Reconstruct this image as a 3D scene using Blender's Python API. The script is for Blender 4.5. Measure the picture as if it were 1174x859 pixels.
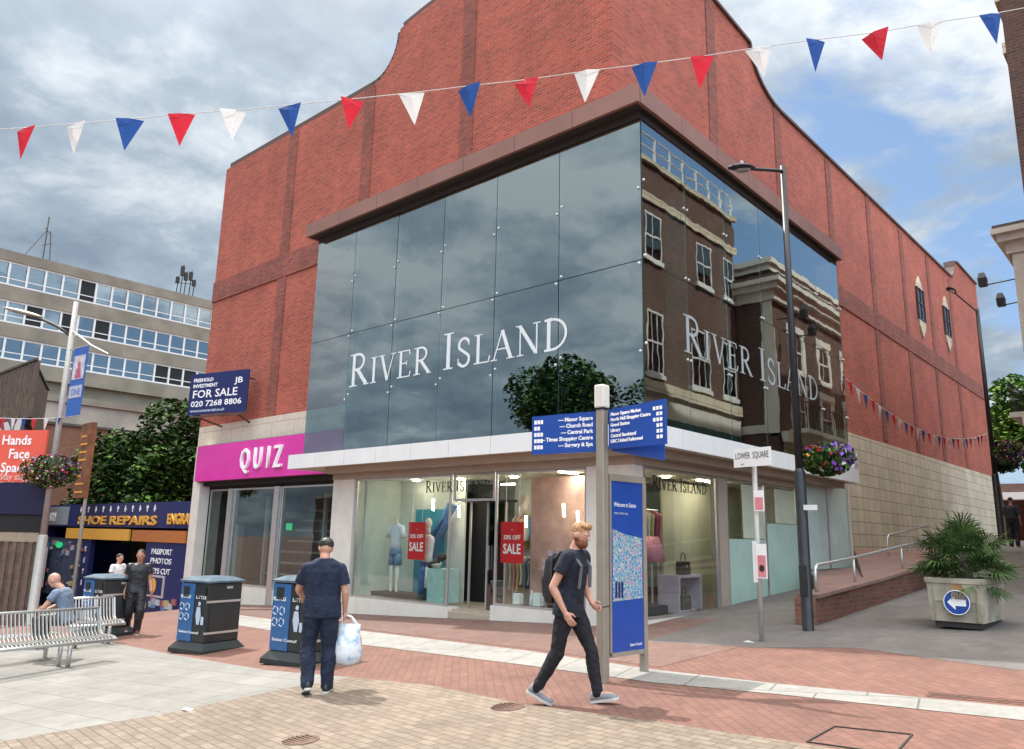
import bpy, bmesh, math, random
from mathutils import Vector, Matrix, noise
random.seed(7)
for o in list(bpy.data.objects): bpy.data.objects.remove(o)
S = bpy.context.scene; COL = S.collection; R = math.radians; PI = math.pi
V = Vector
# ------------------------------------------------------------------ camera
FPX, W0, H0 = 886.7, 1174.0, 859.0
YAW, PITCH, ROLL = R(41.78), R(11.88), R(1.19)
CAM = V((0, 0, 1.68))
_f = V((0, math.cos(PITCH), math.sin(PITCH))); _r = V((1, 0, 0)); _u = _r.cross(_f)
_R = _r*math.cos(ROLL) + _u*math.sin(ROLL); _U = -_r*math.sin(ROLL) + _u*math.cos(ROLL)
_Z = Matrix.Rotation(YAW, 3, 'Z'); CR3, CU3, CF3 = _Z@_R, _Z@_U, _Z@_f
cam = bpy.data.cameras.new('camera'); camo = bpy.data.objects.new('camera', cam); COL.objects.link(camo)
camo.matrix_world = Matrix.Translation(CAM) @ Matrix((CR3, CU3, -CF3)).transposed().to_4x4()
cam.sensor_width = 36; cam.lens = 36*FPX/W0; cam.clip_start = .05; cam.clip_end = 2000
S.camera = camo
LAT = V((math.cos(YAW), math.sin(YAW), 0)); FWD = V((-math.sin(YAW), math.cos(YAW), 0))
# ------------------------------------------------------------------ sky and sun
SUN_DIR = V((-1.0, 0.05, 0)).normalized()*math.cos(R(56)) + V((0, 0, math.sin(R(56))))
w = bpy.data.worlds.new('World'); S.world = w; w.use_nodes = True
nt = w.node_tree; N = nt.nodes; Lk = nt.links; N.clear()
def nd(t, **k):
    n = N.new(t)
    for a, b in k.items(): setattr(n, a, b)
    return n
sky = nd('ShaderNodeTexSky', sky_type='NISHITA'); sky.sun_disc = False
sky.sun_elevation = R(56); sky.sun_rotation = math.atan2(SUN_DIR.x, SUN_DIR.y); sky.dust_density = 1.5; sky.ozone_density = 1.6
tc = nd('ShaderNodeTexCoord'); sep = nd('ShaderNodeSeparateXYZ'); Lk.new(tc.outputs['Generated'], sep.inputs[0])
def mth(op, a, b=None, clamp=False):
    n = nd('ShaderNodeMath', operation=op); n.use_clamp = clamp
    for i, v in enumerate((a, b)):
        if v is None: continue
        if isinstance(v, (int, float)): n.inputs[i].default_value = v
        else: Lk.new(v, n.inputs[i])
    return n.outputs[0]
zz = mth('ADD', mth('MAXIMUM', sep.outputs['Z'], 0.0), 0.22)
px_ = mth('DIVIDE', sep.outputs['X'], zz); py_ = mth('DIVIDE', sep.outputs['Y'], zz)
cmb = nd('ShaderNodeCombineXYZ'); Lk.new(px_, cmb.inputs[0]); Lk.new(py_, cmb.inputs[1]); cmb.inputs[2].default_value = 3.7
def nz(scale, det, rough, off, dist=0.0):
    mp = nd('ShaderNodeMapping'); mp.inputs['Location'].default_value = off; Lk.new(cmb.outputs[0], mp.inputs[0])
    n = nd('ShaderNodeTexNoise'); n.inputs['Scale'].default_value = scale; n.inputs['Detail'].default_value = det
    n.inputs['Roughness'].default_value = rough; n.inputs['Distortion'].default_value = dist; Lk.new(mp.outputs[0], n.inputs['Vector'])
    return n.outputs['Fac']
def ramp(fac, stops):
    n = nd('ShaderNodeValToRGB'); Lk.new(fac, n.inputs[0]); e = n.color_ramp.elements
    e[0].position, e[0].color = stops[0][0], (*stops[0][1], 1); e[1].position, e[1].color = stops[1][0], (*stops[1][1], 1)
    for p, c in stops[2:]:
        q = e.new(p); q.color = (*c, 1)
    return n.outputs['Color']
n1 = nz(1.9, 9, .58, (3.1, 1.2, 0), .25); n2 = nz(.75, 4, .5, (8.5, 4.4, 0)); n3 = nz(3.6, 8, .6, (1.7, 9.3, 0), .2)
# more cloud to the left (-x side), gaps of blue to the right
side = mth('MULTIPLY', mth('ADD', mth('MULTIPLY', sep.outputs['X'], -1.0), mth('MULTIPLY', sep.outputs['Y'], -0.35)), .15)
# added cloud glow high behind the viewer, fills the shaded side wall
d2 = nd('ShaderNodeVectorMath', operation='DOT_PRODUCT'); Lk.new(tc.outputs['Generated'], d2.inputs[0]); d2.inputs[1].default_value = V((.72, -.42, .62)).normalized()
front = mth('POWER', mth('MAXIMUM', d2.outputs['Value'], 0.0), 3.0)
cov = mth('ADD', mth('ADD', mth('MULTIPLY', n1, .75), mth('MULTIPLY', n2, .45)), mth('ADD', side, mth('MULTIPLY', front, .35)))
mask = ramp(cov, [(.52, (0, 0, 0)), (.59, (1, 1, 1))])
shade0 = ramp(mth('ADD', mth('MULTIPLY', n3, .55), mth('MULTIPLY', n2, .45)), [(.40, (1.6, 2.05, 2.65)), (.50, (2.4, 2.95, 3.55)), (.59, (4.4, 4.75, 5.1))])
# glow round the high sun and overhead, added to light the facades
dt = nd('ShaderNodeVectorMath', operation='DOT_PRODUCT'); Lk.new(tc.outputs['Generated'], dt.inputs[0]); dt.inputs[1].default_value = SUN_DIR
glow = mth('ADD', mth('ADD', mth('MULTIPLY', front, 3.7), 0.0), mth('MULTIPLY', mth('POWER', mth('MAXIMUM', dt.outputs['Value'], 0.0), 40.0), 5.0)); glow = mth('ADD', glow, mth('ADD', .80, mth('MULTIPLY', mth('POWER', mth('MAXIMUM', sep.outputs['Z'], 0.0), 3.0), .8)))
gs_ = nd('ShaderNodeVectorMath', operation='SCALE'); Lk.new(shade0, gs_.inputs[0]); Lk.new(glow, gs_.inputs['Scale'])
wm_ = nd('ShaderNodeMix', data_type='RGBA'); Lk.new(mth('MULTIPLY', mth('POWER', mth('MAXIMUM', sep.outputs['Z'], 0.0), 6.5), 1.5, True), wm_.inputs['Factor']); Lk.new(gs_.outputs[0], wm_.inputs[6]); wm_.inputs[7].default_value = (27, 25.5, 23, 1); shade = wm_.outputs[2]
mx = nd('ShaderNodeMix', data_type='RGBA'); Lk.new(mask, mx.inputs['Factor']); 
# thin veil keeps the gaps pale blue
veil = nd('ShaderNodeMix', data_type='RGBA'); veil.inputs['Factor'].default_value = .55; Lk.new(sky.outputs[0], veil.inputs[6]); veil.inputs[7].default_value = (1.3, 2.2, 3.7, 1)
Lk.new(veil.outputs[2], mx.inputs[6]); Lk.new(shade, mx.inputs[7])
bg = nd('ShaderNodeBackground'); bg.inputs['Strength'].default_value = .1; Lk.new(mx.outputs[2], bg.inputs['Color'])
wo = nd('ShaderNodeOutputWorld'); Lk.new(bg.outputs[0], wo.inputs['Surface'])
sl = bpy.data.lights.new('sun', 'SUN'); sl.energy = 2.6; sl.angle = R(.8); sl.color = (1, .95, .88)
so = bpy.data.objects.new('sun', sl); COL.objects.link(so); so.rotation_euler = SUN_DIR.to_track_quat('Z', 'Y').to_euler()
so.location = SUN_DIR*60
S.view_settings.view_transform = 'Standard'; S.view_settings.look = 'None'; S.view_settings.gamma = 1
S.view_settings.use_curve_mapping = False; S.view_settings.exposure = 1.05
S.render.engine = 'CYCLES'; S.cycles.max_bounces = 10; S.cycles.transparent_max_bounces = 16; S.cycles.caustics_reflective = False; S.cycles.caustics_refractive = False
S.cycles.sample_clamp_indirect = 6
# ------------------------------------------------------------------ measuring helpers (real-world positions read off sight lines)
def ray(x, y):
    d = CF3*FPX + CR3*(x-W0/2) - CU3*(y-H0/2); return d.normalized()
def gz(x, y):
    lat = x*LAT.x + y*LAT.y; fw = x*FWD.x + y*FWD.y
    return .073*max(-24, min(26, lat)) - .06 + .01*max(0, min(20, fw)) - .06*max(0, min(10, -22-x))
def onx(a, b, x): d = ray(a, b); return CAM + d*((x-CAM.x)/d.x)
def ony(a, b, y): d = ray(a, b); return CAM + d*((y-CAM.y)/d.y)
def ong(a, b):
    d = ray(a, b); t = .5
    while t < 150:
        p = CAM + d*t
        if p.z < gz(p.x, p.y): return p
        t += .02
    return p
def atf(a, b, k): d = ray(a, b); return CAM + d*(k/d.dot(CF3))
# ------------------------------------------------------------------ materials
MATS = {}
class MT:
    def __init__(s, name):
        s.m = bpy.data.materials.new(name); s.m.use_nodes = True; s.t = s.m.node_tree; s.b = s.t.nodes['Principled BSDF']; s.out = s.t.nodes['Material Output']
        s.tc = None
    def n(s, t, **k):
        n = s.t.nodes.new(t)
        for a, b in k.items(): setattr(n, a, b)
        return n
    def l(s, a, b): s.t.links.new(a, b)
    def co(s, swz=None, rot=0.0, scale=(1, 1, 1)):
        tcn = s.n('ShaderNodeTexCoord'); o = tcn.outputs['Object']
        g = s.n('ShaderNodeNewGeometry'); o = g.outputs['Position']
        if swz:
            sp = s.n('ShaderNodeSeparateXYZ'); s.l(o, sp.inputs[0]); c = s.n('ShaderNodeCombineXYZ')
            for i, ax in enumerate(swz):
                if ax in 'XYZ': s.l(sp.outputs[ax], c.inputs[i])
            o = c.outputs[0]
        mp = s.n('ShaderNodeMapping'); mp.inputs['Rotation'].default_value = (0, 0, rot); mp.inputs['Scale'].default_value = scale; s.l(o, mp.inputs[0])
        return mp.outputs[0]
    def noise(s, vec, scale, det=4, rough=.55):
        n = s.n('ShaderNodeTexNoise'); n.inputs['Scale'].default_value = scale; n.inputs['Detail'].default_value = det; n.inputs['Roughness'].default_value = rough
        if vec is not None: s.l(vec, n.inputs['Vector'])
        return n.outputs['Fac']
    def mul(s, col, fac, lo, hi):      # multiply colour by a value between lo and hi following fac
        mr = s.n('ShaderNodeMapRange'); mr.inputs[1].default_value = .3; mr.inputs[2].default_value = .7; mr.inputs[3].default_value = lo; mr.inputs[4].default_value = hi; s.l(fac, mr.inputs[0])
        v = s.n('ShaderNodeVectorMath', operation='SCALE'); s.l(col, v.inputs[0]); s.l(mr.outputs[0], v.inputs['Scale']); return v.outputs[0]
    def rgb(s, c): n = s.n('ShaderNodeRGB'); n.outputs[0].default_value = (*c, 1); return n.outputs[0]
    def bump(s, h, st, dist=.02):
        b = s.n('ShaderNodeBump'); b.inputs['Strength'].default_value = st; b.inputs['Distance'].default_value = dist; s.l(h, b.inputs['Height']); s.l(b.outputs[0], s.b.inputs['Normal'])
def M(name, c, rough=.6, metal=0.0, var=.12, sc=6.0, bump=0.0, bsc=40., spec=.5, alpha=None, swz=None):
    if name in MATS: return MATS[name]
    t = MT(name); v = t.co(); f = t.noise(v, sc, 5)
    t.l(t.mul(t.rgb(c), f, 1-var, 1+var), t.b.inputs['Base Color'])
    t.b.inputs['Roughness'].default_value = rough; t.b.inputs['Metallic'].default_value = metal; t.b.inputs['Specular IOR Level'].default_value = spec
    if bump: t.bump(t.noise(v, bsc, 4), bump)
    MATS[name] = t.m; return t.m
def brick(name, swz, c1, c2, mort, bw, bh, ms=.012, rot=0.0, var=.16, off=.5, blotch=.7, bump=.35, bias=0., rough=.85, stain=.12):
    t = MT(name); v = t.co(swz, rot)
    b = t.n('ShaderNodeTexBrick'); b.offset = off; t.l(v, b.inputs['Vector']); b.inputs['Scale'].default_value = 1
    b.inputs['Color1'].default_value = (*c1, 1); b.inputs['Color2'].default_value = (*c2, 1); b.inputs['Mortar'].default_value = (*mort, 1)
    b.inputs['Mortar Size'].default_value = ms; b.inputs['Brick Width'].default_value = bw; b.inputs['Row Height'].default_value = bh; b.inputs['Bias'].default_value = bias
    b.inputs['Mortar Smooth'].default_value = .3
    c = t.mul(b.outputs['Color'], t.noise(v, blotch, 5, .6), 1-var, 1+var)
    c = t.mul(c, t.noise(v, 9, 3, .7), 1-stain, 1+stain)
    if swz == 'XY0':      # gum spots and dark worn patches on paving
        vo = t.n('ShaderNodeTexVoronoi'); vo.inputs['Scale'].default_value = 2.6; t.l(v, vo.inputs['Vector'])
        lt = t.n('ShaderNodeMath', operation='LESS_THAN'); lt.inputs[1].default_value = .045; t.l(vo.outputs['Distance'], lt.inputs[0])
        mg = t.n('ShaderNodeMapRange'); t.l(lt.outputs[0], mg.inputs[0]); mg.inputs[3].default_value = 1; mg.inputs[4].default_value = .62
        s1 = t.n('ShaderNodeVectorMath', operation='SCALE'); t.l(c, s1.inputs[0]); t.l(mg.outputs[0], s1.inputs['Scale']); c = s1.outputs[0]
        c = t.mul(c, t.noise(v, 1.7, 8, .75), .76, 1.13)
    else:                  # rain streaks and soot running down walls
        v2 = t.co(swz, rot, (.7, .07, 1)); c = t.mul(c, t.noise(v2, 1.0, 6, .7), 1-var*.8, 1+var*.5)
    t.l(c, t.b.inputs['Base Color']); t.b.inputs['Roughness'].default_value = rough
    inv = t.n('ShaderNodeMath', operation='SUBTRACT'); inv.inputs[0].default_value = 1; t.l(b.outputs['Fac'], inv.inputs[1])
    t.bump(inv.outputs[0], bump, .01); return t.m
RA, RB_, MO = (.47, .088, .052), (.25, .048, .035), (.35, .17, .125)
m_brickA = brick('red_brick_front', 'XZ0', RA, RB_, MO, .225, .075, .012, bias=-.25)
m_brickB = brick('red_brick_side', 'YZ0', RA, RB_, MO, .225, .075, .012, bias=-.25)
DA, DB = (.37, .085, .055), (.21, .052, .04)
m_bandA = brick('dark_brick_front', 'XZ0', DA, DB, (.16, .11, .09), .225, .075, .011)
m_bandB = brick('dark_brick_side', 'YZ0', DA, DB, (.16, .11, .09), .225, .075, .011)
m_stoneA = brick('cream_stone_front', 'XZ0', (.66, .60, .48), (.62, .56, .45), (.42, .37, .3), 1.2, .45, .012, var=.08)
m_stoneB = brick('cream_block_side', 'YZ0', (.64, .56, .42), (.57, .50, .375), (.25, .21, .155), .62, .40, .014, off=0.0, var=.14, stain=.06)
m_oldA = brick('dark_red_brick_front', 'XZ0', (.12, .05, .035), (.075, .035, .028), (.11, .085, .07), .225, .075, .01, var=.2)
m_oldB = brick('dark_red_brick_street', 'YZ0', (.14, .06, .042), (.085, .04, .03), (.14, .11, .09), .225, .075, .01, var=.2)
m_rampbrick = brick('ramp_brick_side', 'YZ0', (.20, .065, .04), (.12, .04, .03), (.12, .09, .07), .225, .075, .012)
m_rampbrick_lit = brick('ramp_brick_lit', 'XZ0', (.30, .10, .055), (.2, .07, .045), (.2, .15, .11), .225, .075, .012)  # lighter copy of the ramp brick, lit tone put into the colour
m_paveR = brick('red_block_paving', 'XY0', (.195, .092, .068), (.16, .076, .057), (.105, .06, .047), .2, .1, .006, rot=R(45), var=.16, blotch=.35, bump=.25, stain=.1)
m_paveC = brick('cream_block_paving', 'XY0', (.23, .18, .135), (.175, .13, .097), (.10, .08, .062), .2, .1, .007, rot=R(8), var=.2, blotch=.3, bump=.3, stain=.16)
m_slab = brick('grey_slab_paving', 'XY0', (.215, .206, .19), (.19, .183, .167), (.125, .12, .11), .62, .46, .009, rot=R(-6), var=.13, blotch=.5, bump=.15, stain=.06)
m_strip = brick('white_slab_strip', 'XY0', (.29, .28, .26), (.265, .255, .235), (.14, .13, .115), .9, 1.7, .012, rot=R(-12), var=.1, bump=.15)
m_greyp = brick('grey_shadow_paving', 'XY0', (.15, .132, .124), (.128, .114, .107), (.14, .13, .115), .4, .2, .007, rot=R(90), var=.15, blotch=.4, bump=.15)  # grey paving with the building's shadow put into the colour
m_maroon = brick('maroon_shaded_blocks', 'XY0', (.18, .10, .08), (.15, .083, .068), (.14, .095, .08), .2, .1, .008, rot=R(90), var=.14, blotch=.4, bump=.2)  # maroon blocks, shade before the shop also put into the colour
m_ramptop = brick('pink_ramp_paving', 'XY0', (.26, .15, .125), (.23, .13, .105), (.2, .13, .11), .2, .1, .008, var=.12)
m_conc = M('brown_grey_concrete', (.235, .21, .165), .9, var=.25, sc=.5, bump=.2)
m_conc2 = M('pale_concrete', (.34, .31, .26), .9, var=.3, sc=.4, bump=.2)
m_fascia = M('brown_cladding', (.27, .135, .105), .5, var=.12, sc=1.2)
m_soff = M('dark_soffit', (.03, .028, .027), .7)
m_white = M('white_panel', (.80, .80, .78), .4, var=.04, sc=2)
m_bound = M('off_white_stone', (.68, .65, .58), .7, var=.08, sc=3)
m_tan = M('tan_soffit', (.36, .29, .23), .7, var=.08, sc=2)
m_frame = M('white_frame', (.72, .72, .70), .4, var=.04)
m_alu = M('silver_aluminium', (.62, .62, .61), .35, .8, var=.06)
m_steel = M('brushed_steel', (.55, .55, .53), .38, .75, var=.1, sc=12)
m_pole = M('grey_painted_pole', (.42, .41, .38), .5, .2, var=.1, sc=8)
m_taupe = M('taupe_metal_post', (.34, .305, .25), .45, .3, var=.08, sc=6)
m_black = M('black_metal', (.018, .019, .022), .45, .1, var=.2)
m_bin = M('black_bin_plastic', (.022, .025, .026), .35, var=.2, sc=5)
m_blue = M('royal_blue_sign', (.012, .065, .33), .35, var=.06)
m_blue2 = M('bin_blue_panel', (.03, .11, .27), .35, var=.12, sc=8)
m_navy = M('navy_board', (.008, .016, .105), .5, var=.08)
m_glet2 = M('faint_white_lettering', (.40, .44, .44), .5, var=.02)
m_glet = M('translucent_white_lettering', (.74, .80, .80), .5, var=.02)
m_wtext = M('white_lettering', (.92, .92, .92), .5, var=.02)
m_gtext = M('pale_grey_print', (.45, .52, .62), .5, var=.02)
m_pink = M('magenta_fascia', (.70, .035, .36), .35, var=.05, sc=2)
m_dark = M('dark_interior', (.012, .014, .015), .8)
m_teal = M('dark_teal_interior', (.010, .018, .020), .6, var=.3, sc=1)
m_floor = M('shop_floor', (.42, .36, .28), .4)
m_wall = M('shop_wall', (.60, .66, .62), .8, var=.15, sc=1)
m_red = M('red_print', (.66, .012, .02), .45, var=.05)
m_orange = M('coral_hoarding', (.78, .12, .075), .5, var=.05)
m_yel = M('amber_letters', (.80, .42, .06), .5, var=.05)
m_wood = M('weathered_timber', (.10, .075, .055), .8, var=.35, sc=3)
m_flw = M('fine_white_cloth', (.78, .78, .75), .8)
m_roof = M('dark_roof', (.08, .075, .07), .9)
def glass(name, refl, tint, wob=.004, rough=0.0, ior=1.45):
    t = MT(name); nt = t.t
    tr = t.n('ShaderNodeBsdfTransparent'); tr.inputs[0].default_value = (*tint, 1)
    gl = t.n('ShaderNodeBsdfGlossy'); gl.inputs['Roughness'].default_value = rough; gl.inputs['Color'].default_value = (.86, .93, .93, 1)
    gm = t.n('ShaderNodeNewGeometry'); dp = t.n('ShaderNodeVectorMath', operation='DOT_PRODUCT'); t.l(gm.outputs['Normal'], dp.inputs[0]); t.l(gm.outputs['Incoming'], dp.inputs[1])
    ab = t.n('ShaderNodeMath', operation='ABSOLUTE'); t.l(dp.outputs['Value'], ab.inputs[0]); om = t.n('ShaderNodeMath', operation='SUBTRACT'); om.inputs[0].default_value = 1; t.l(ab.outputs[0], om.inputs[1])
    pw = t.n('ShaderNodeMath', operation='POWER'); t.l(om.outputs[0], pw.inputs[0]); pw.inputs[1].default_value = 5
    fr = t.n('ShaderNodeMath', operation='MULTIPLY_ADD'); t.l(pw.outputs[0], fr.inputs[0]); fr.inputs[1].default_value = .96; fr.inputs[2].default_value = .04
    ad = t.n('ShaderNodeMath', operation='ADD'); ad.use_clamp = True; t.l(fr.outputs[0], ad.inputs[0]); ad.inputs[1].default_value = refl
    mix = t.n('ShaderNodeMixShader'); t.l(ad.outputs[0], mix.inputs[0]); t.l(tr.outputs[0], mix.inputs[1]); t.l(gl.outputs[0], mix.inputs[2])
    if wob:
        b = t.n('ShaderNodeBump'); b.inputs['Strength'].default_value = .35; b.inputs['Distance'].default_value = wob; t.l(t.noise(t.co(), 1.1, 2), b.inputs['Height']); t.l(b.outputs[0], gl.inputs['Normal'])
    t.l(mix.outputs[0], t.out.inputs['Surface']); return t.m
m_glassbox = glass('reflective_facade_glass', .30, (.50, .62, .60), .006)
m_glassshop = glass('shop_window_glass', .02, (.93, .97, .95), .003)
m_glassdark = glass('dark_window_glass', .10, (.2, .25, .27), .004)
m_glassoff = glass('office_window_glass', .22, (.75, .8, .82), .004)
m_fin = glass('pale_glass_edge', .42, (.45, .60, .58), 0)
def emis(name, c, st):
    t = MT(name); t.b.inputs['Base Color'].default_value = (*c, 1); t.b.inputs['Emission Color'].default_value = (*c, 1); t.b.inputs['Emission Strength'].default_value = st; return t.m
m_lamp = emis('lit_warm_lamp', (1, .86, .62), 30)
m_lampc = emis('lit_ceiling_panel', (1, .97, .9), 16)
m_green = emis('lit_green_sign', (.02, .5, .18), .35)
m_frost = M('sea_green_film', (.40, .55, .47), .45, var=.08, sc=1.5)
m_frost2 = M('pale_teal_film', (.58, .74, .70), .3, var=.12, sc=1.2)
def leafmat(name, c, v=.45):
    t = MT(name); f = t.noise(t.co(), 2.2, 6, .7); c1 = t.mul(t.rgb(c), f, 1-v, 1+v)
    oi = t.n('ShaderNodeNewGeometry'); t.l(t.mul(c1, oi.outputs['Random Per Island'], .6, 1.35), t.b.inputs['Base Color'])
    t.b.inputs['Roughness'].default_value = .75; t.b.inputs['Specular IOR Level'].default_value = .12
    return t.m
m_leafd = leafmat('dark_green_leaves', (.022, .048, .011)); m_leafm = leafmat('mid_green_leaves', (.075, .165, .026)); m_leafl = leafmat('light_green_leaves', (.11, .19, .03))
m_palm = leafmat('palm_green', (.065, .115, .035), .5)
m_bark = M('bark', (.09, .07, .05), .9, var=.3, sc=10, bump=.4)
m_flows = [leafmat('purple_petals', (.16, .07, .35)), leafmat('pink_petals', (.65, .09, .25)), leafmat('white_petals', (.7, .7, .72)), leafmat('red_petals', (.45, .02, .04)), leafmat('orange_petals', (.7, .25, .05))]
# ------------------------------------------------------------------ mesh helpers
def tag(o, label=None, cat=None, group=None, kind=None):
    if label: o['label'] = label
    if cat: o['category'] = cat
    if group: o['group'] = group
    if kind: o['kind'] = kind
    return o
def empty(name, loc, rz=0, label=None, cat=None, group=None):
    o = bpy.data.objects.new(name, None); COL.objects.link(o); o.location = loc; o.rotation_euler = (0, 0, rz); o.empty_display_size = .2
    return tag(o, label, cat, group)
def wmat(o):
    m = Matrix.Translation(o.location) @ o.rotation_euler.to_matrix().to_4x4()
    return wmat(o.parent) @ m if o.parent else m
class MB:
    def __init__(s): s.bm = bmesh.new()
    def box(s, a, b, mat=None):
        x0, y0, z0 = a; x1, y1, z1 = b
        vs = [s.bm.verts.new(((M_ := V(p)) if mat is None else mat @ V(p))) for p in ((x0,y0,z0),(x1,y0,z0),(x1,y1,z0),(x0,y1,z0),(x0,y0,z1),(x1,y0,z1),(x1,y1,z1),(x0,y1,z1))]
        for f in ((0,3,2,1),(4,5,6,7),(0,1,5,4),(1,2,6,5),(2,3,7,6),(3,0,4,7)): s.bm.faces.new([vs[i] for i in f])
        return s
    def bar(s, p, q, w_, d=None, up=V((0, 0, 1))):   # rectangular bar from p to q
        p, q = V(p), V(q); d = d or w_; z = (q-p).normalized()
        x = up.cross(z)
        if x.length < 1e-3: x = V((1, 0, 0)).cross(z)
        x.normalize(); y = z.cross(x)
        m = Matrix((x, y, z)).transposed().to_4x4(); m.translation = p
        return s.box((-w_/2, -d/2, 0), (w_/2, d/2, (q-p).length), m)
    def quad(s, ps): s.bm.faces.new([s.bm.verts.new(V(p)) for p in ps]); return s
    def prism(s, pts, vec):        # polygon extruded along vec
        vec = V(vec); a = [s.bm.verts.new(V(p)) for p in pts]; b = [s.bm.verts.new(V(p)+vec) for p in pts]; n = len(a)
        s.bm.faces.new(a[::-1]); s.bm.faces.new(b)
        for i in range(n): s.bm.faces.new([a[i], a[(i+1) % n], b[(i+1) % n], b[i]])
        return s
    def tube(s, pts, rad, seg=12, cap=True, flat=1.0):
        pts = [V(p) for p in pts]; rad = [rad]*len(pts) if isinstance(rad, (int, float)) else rad; rings = []
        px = None
        for i, p in enumerate(pts):
            d = (pts[min(i+1, len(pts)-1)]-pts[max(i-1, 0)])
            if d.length < 1e-7: d = V((0, 0, 1))
            d.normalize()
            if px is None:
                x = (V((0, 0, 1)) if abs(d.z) < .9 else V((1, 0, 0))).cross(d).normalized()
            else:
                x = (px - d*px.dot(d)).normalized()
            px = x; y = d.cross(x)
            rings.append([s.bm.verts.new(p + (x*math.cos(2*PI*k/seg) + y*math.sin(2*PI*k/seg)*flat)*rad[i]) for k in range(seg)])
        for a, b in zip(rings, rings[1:]):
            for k in range(seg): s.bm.faces.new([a[k], a[(k+1) % seg], b[(k+1) % seg], b[k]])
        if cap: s.bm.faces.new(rings[0][::-1]); s.bm.faces.new(rings[-1])
        return s
    def loft(s, rings):   # rings: lists of points of equal count, capped
        rr = [[s.bm.verts.new(V(p)) for p in r] for r in rings]; n = len(rr[0])
        for a, b in zip(rr, rr[1:]):
            for k in range(n): s.bm.faces.new([a[k], a[(k+1) % n], b[(k+1) % n], b[k]])
        s.bm.faces.new(rr[0][::-1]); s.bm.faces.new(rr[-1]); return s
    def ball(s, c, r, mat=None, u=14, v=9):
        c = V(c); r = V((r, r, r)) if isinstance(r, (int, float)) else V(r)
        m = Matrix.Translation(c) @ (mat.to_4x4() if mat else Matrix.Identity(4)) @ Matrix.Diagonal((r.x, r.y, r.z, 1))
        bmesh.ops.create_uvsphere(s.bm, u_segments=u, v_segments=v, radius=1, matrix=m); return s
    def build(s, name, mat, parent=None, world=False, smooth=False, bevel=0.0, recalc=True):
        me = bpy.data.meshes.new(name)
        if recalc: bmesh.ops.recalc_face_normals(s.bm, faces=s.bm.faces)
        if world and parent is not None: s.bm.transform(wmat(parent).inverted())
        if smooth:
            for f in s.bm.faces: f.smooth = True
        s.bm.to_mesh(me); s.bm.free()
        o = bpy.data.objects.new(name, me); COL.objects.link(o)
        for m in (mat if isinstance(mat, (list, tuple)) else [mat]): me.materials.append(m)
        if parent is not None: o.parent = parent
        if bevel:
            b = o.modifiers.new('bevel', 'BEVEL'); b.width = bevel; b.segments = 2; b.limit_method = 'ANGLE'
        return o
def box(name, a, b, mat, parent=None, world=True, **k): return MB().box(a, b).build(name, mat, parent, world, **k)
def txt(name, s, size, origin, right, up, mat, parent=None, depth=.004, align='LEFT', bold=0.0, squeeze=1.0, maxw=None):
    """text laid on a plane: origin = left (or centre) of baseline, world coordinates"""
    cu = bpy.data.curves.new(name, 'FONT'); cu.body = s; cu.size = size; cu.extrude = depth; cu.offset = bold; cu.align_x = align; cu.resolution_u = 2
    o = bpy.data.objects.new(name, cu); me = to_mesh(o); bpy.data.objects.remove(o); bpy.data.curves.remove(cu)
    x = V(right).normalized(); y = V(up).normalized(); z = x.cross(y)
    if maxw:
        wd = max(v.co.x for v in me.vertices)-min(v.co.x for v in me.vertices)
        squeeze = maxw/wd
    m = Matrix((x*squeeze, y, z)).transposed().to_4x4(); m.translation = V(origin)
    if parent is not None: m = wmat(parent).inverted() @ m
    me.transform(m); me.name = name; me.materials.clear(); me.materials.append(mat)
    o = bpy.data.objects.new(name, me); COL.objects.link(o)
    if parent is not None: o.parent = parent
    return o
def children(o): return [c for c in bpy.data.objects if c.parent == o]
def copy_tree(o, parent=None):
    c = o.copy(); COL.objects.link(c); c.parent = parent
    for ch in children(o): copy_tree(ch, c)
    return c
TMP = bpy.data.scenes.new('conversion')
def to_mesh(o):      # evaluate one object alone, away from the growing scene
    TMP.collection.objects.link(o); TMP.view_layers[0].update(); dg = TMP.view_layers[0].depsgraph; me = bpy.data.meshes.new_from_object(o.evaluated_get(dg)); TMP.collection.objects.unlink(o); return me
UP = V((0, 0, 1)); XX = V((1, 0, 0)); YY = V((0, 1, 0))
# ------------------------------------------------------------------ ground
def ground_sheet(name, poly, mat, h, step=None):
    m = MB(); pts = []
    n = len(poly)
    for i in range(n):
        a, b = poly[i], poly[(i+1) % n]; k = 1
        for j in range(k):
            x = a[0]+(b[0]-a[0])*j/k; y = a[1]+(b[1]-a[1])*j/k; pts.append((x, y))
    bm = m.bm; vs = [bm.verts.new((x, y, 0)) for x, y in pts]; f = bm.faces.new(vs)
    bmesh.ops.triangulate(bm, faces=[f])
    # cut along the lines where the terrain bends
    for co, no in ((LAT*-24, LAT), (FWD*20, FWD), (V((-22, 0, 0)), XX), (V((-32, 0, 0)), XX), (FWD*.001, FWD), (LAT*26, LAT)):
        bmesh.ops.bisect_plane(bm, geom=bm.verts[:]+bm.edges[:]+bm.faces[:], plane_co=co, plane_no=no, dist=1e-5)
    for v in bm.verts: v.co.z = gz(v.co.x, v.co.y)+h
    for f in bm.faces:
        if f.normal.z < 0: f.normal_flip()
    return tag(m.build(name, mat, recalc=False), kind='structure')
ground_sheet('ground', [(-600, -600), (600, -600), (600, 600), (-600, 600)], m_paveR, 0)
g = lambda x, y: (lambda p: (p.x, p.y))(ong(x, y))
ground_sheet('slab_paving', [(-25, 2.0), (-18.35, 5.39), g(122, 736), g(199, 751), g(306, 769), g(404, 777), g(327, 790), g(194, 818), g(0, 851), (-9.2, 1.5), (-10, -4), (-25, -4)], m_slab, .004)
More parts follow.
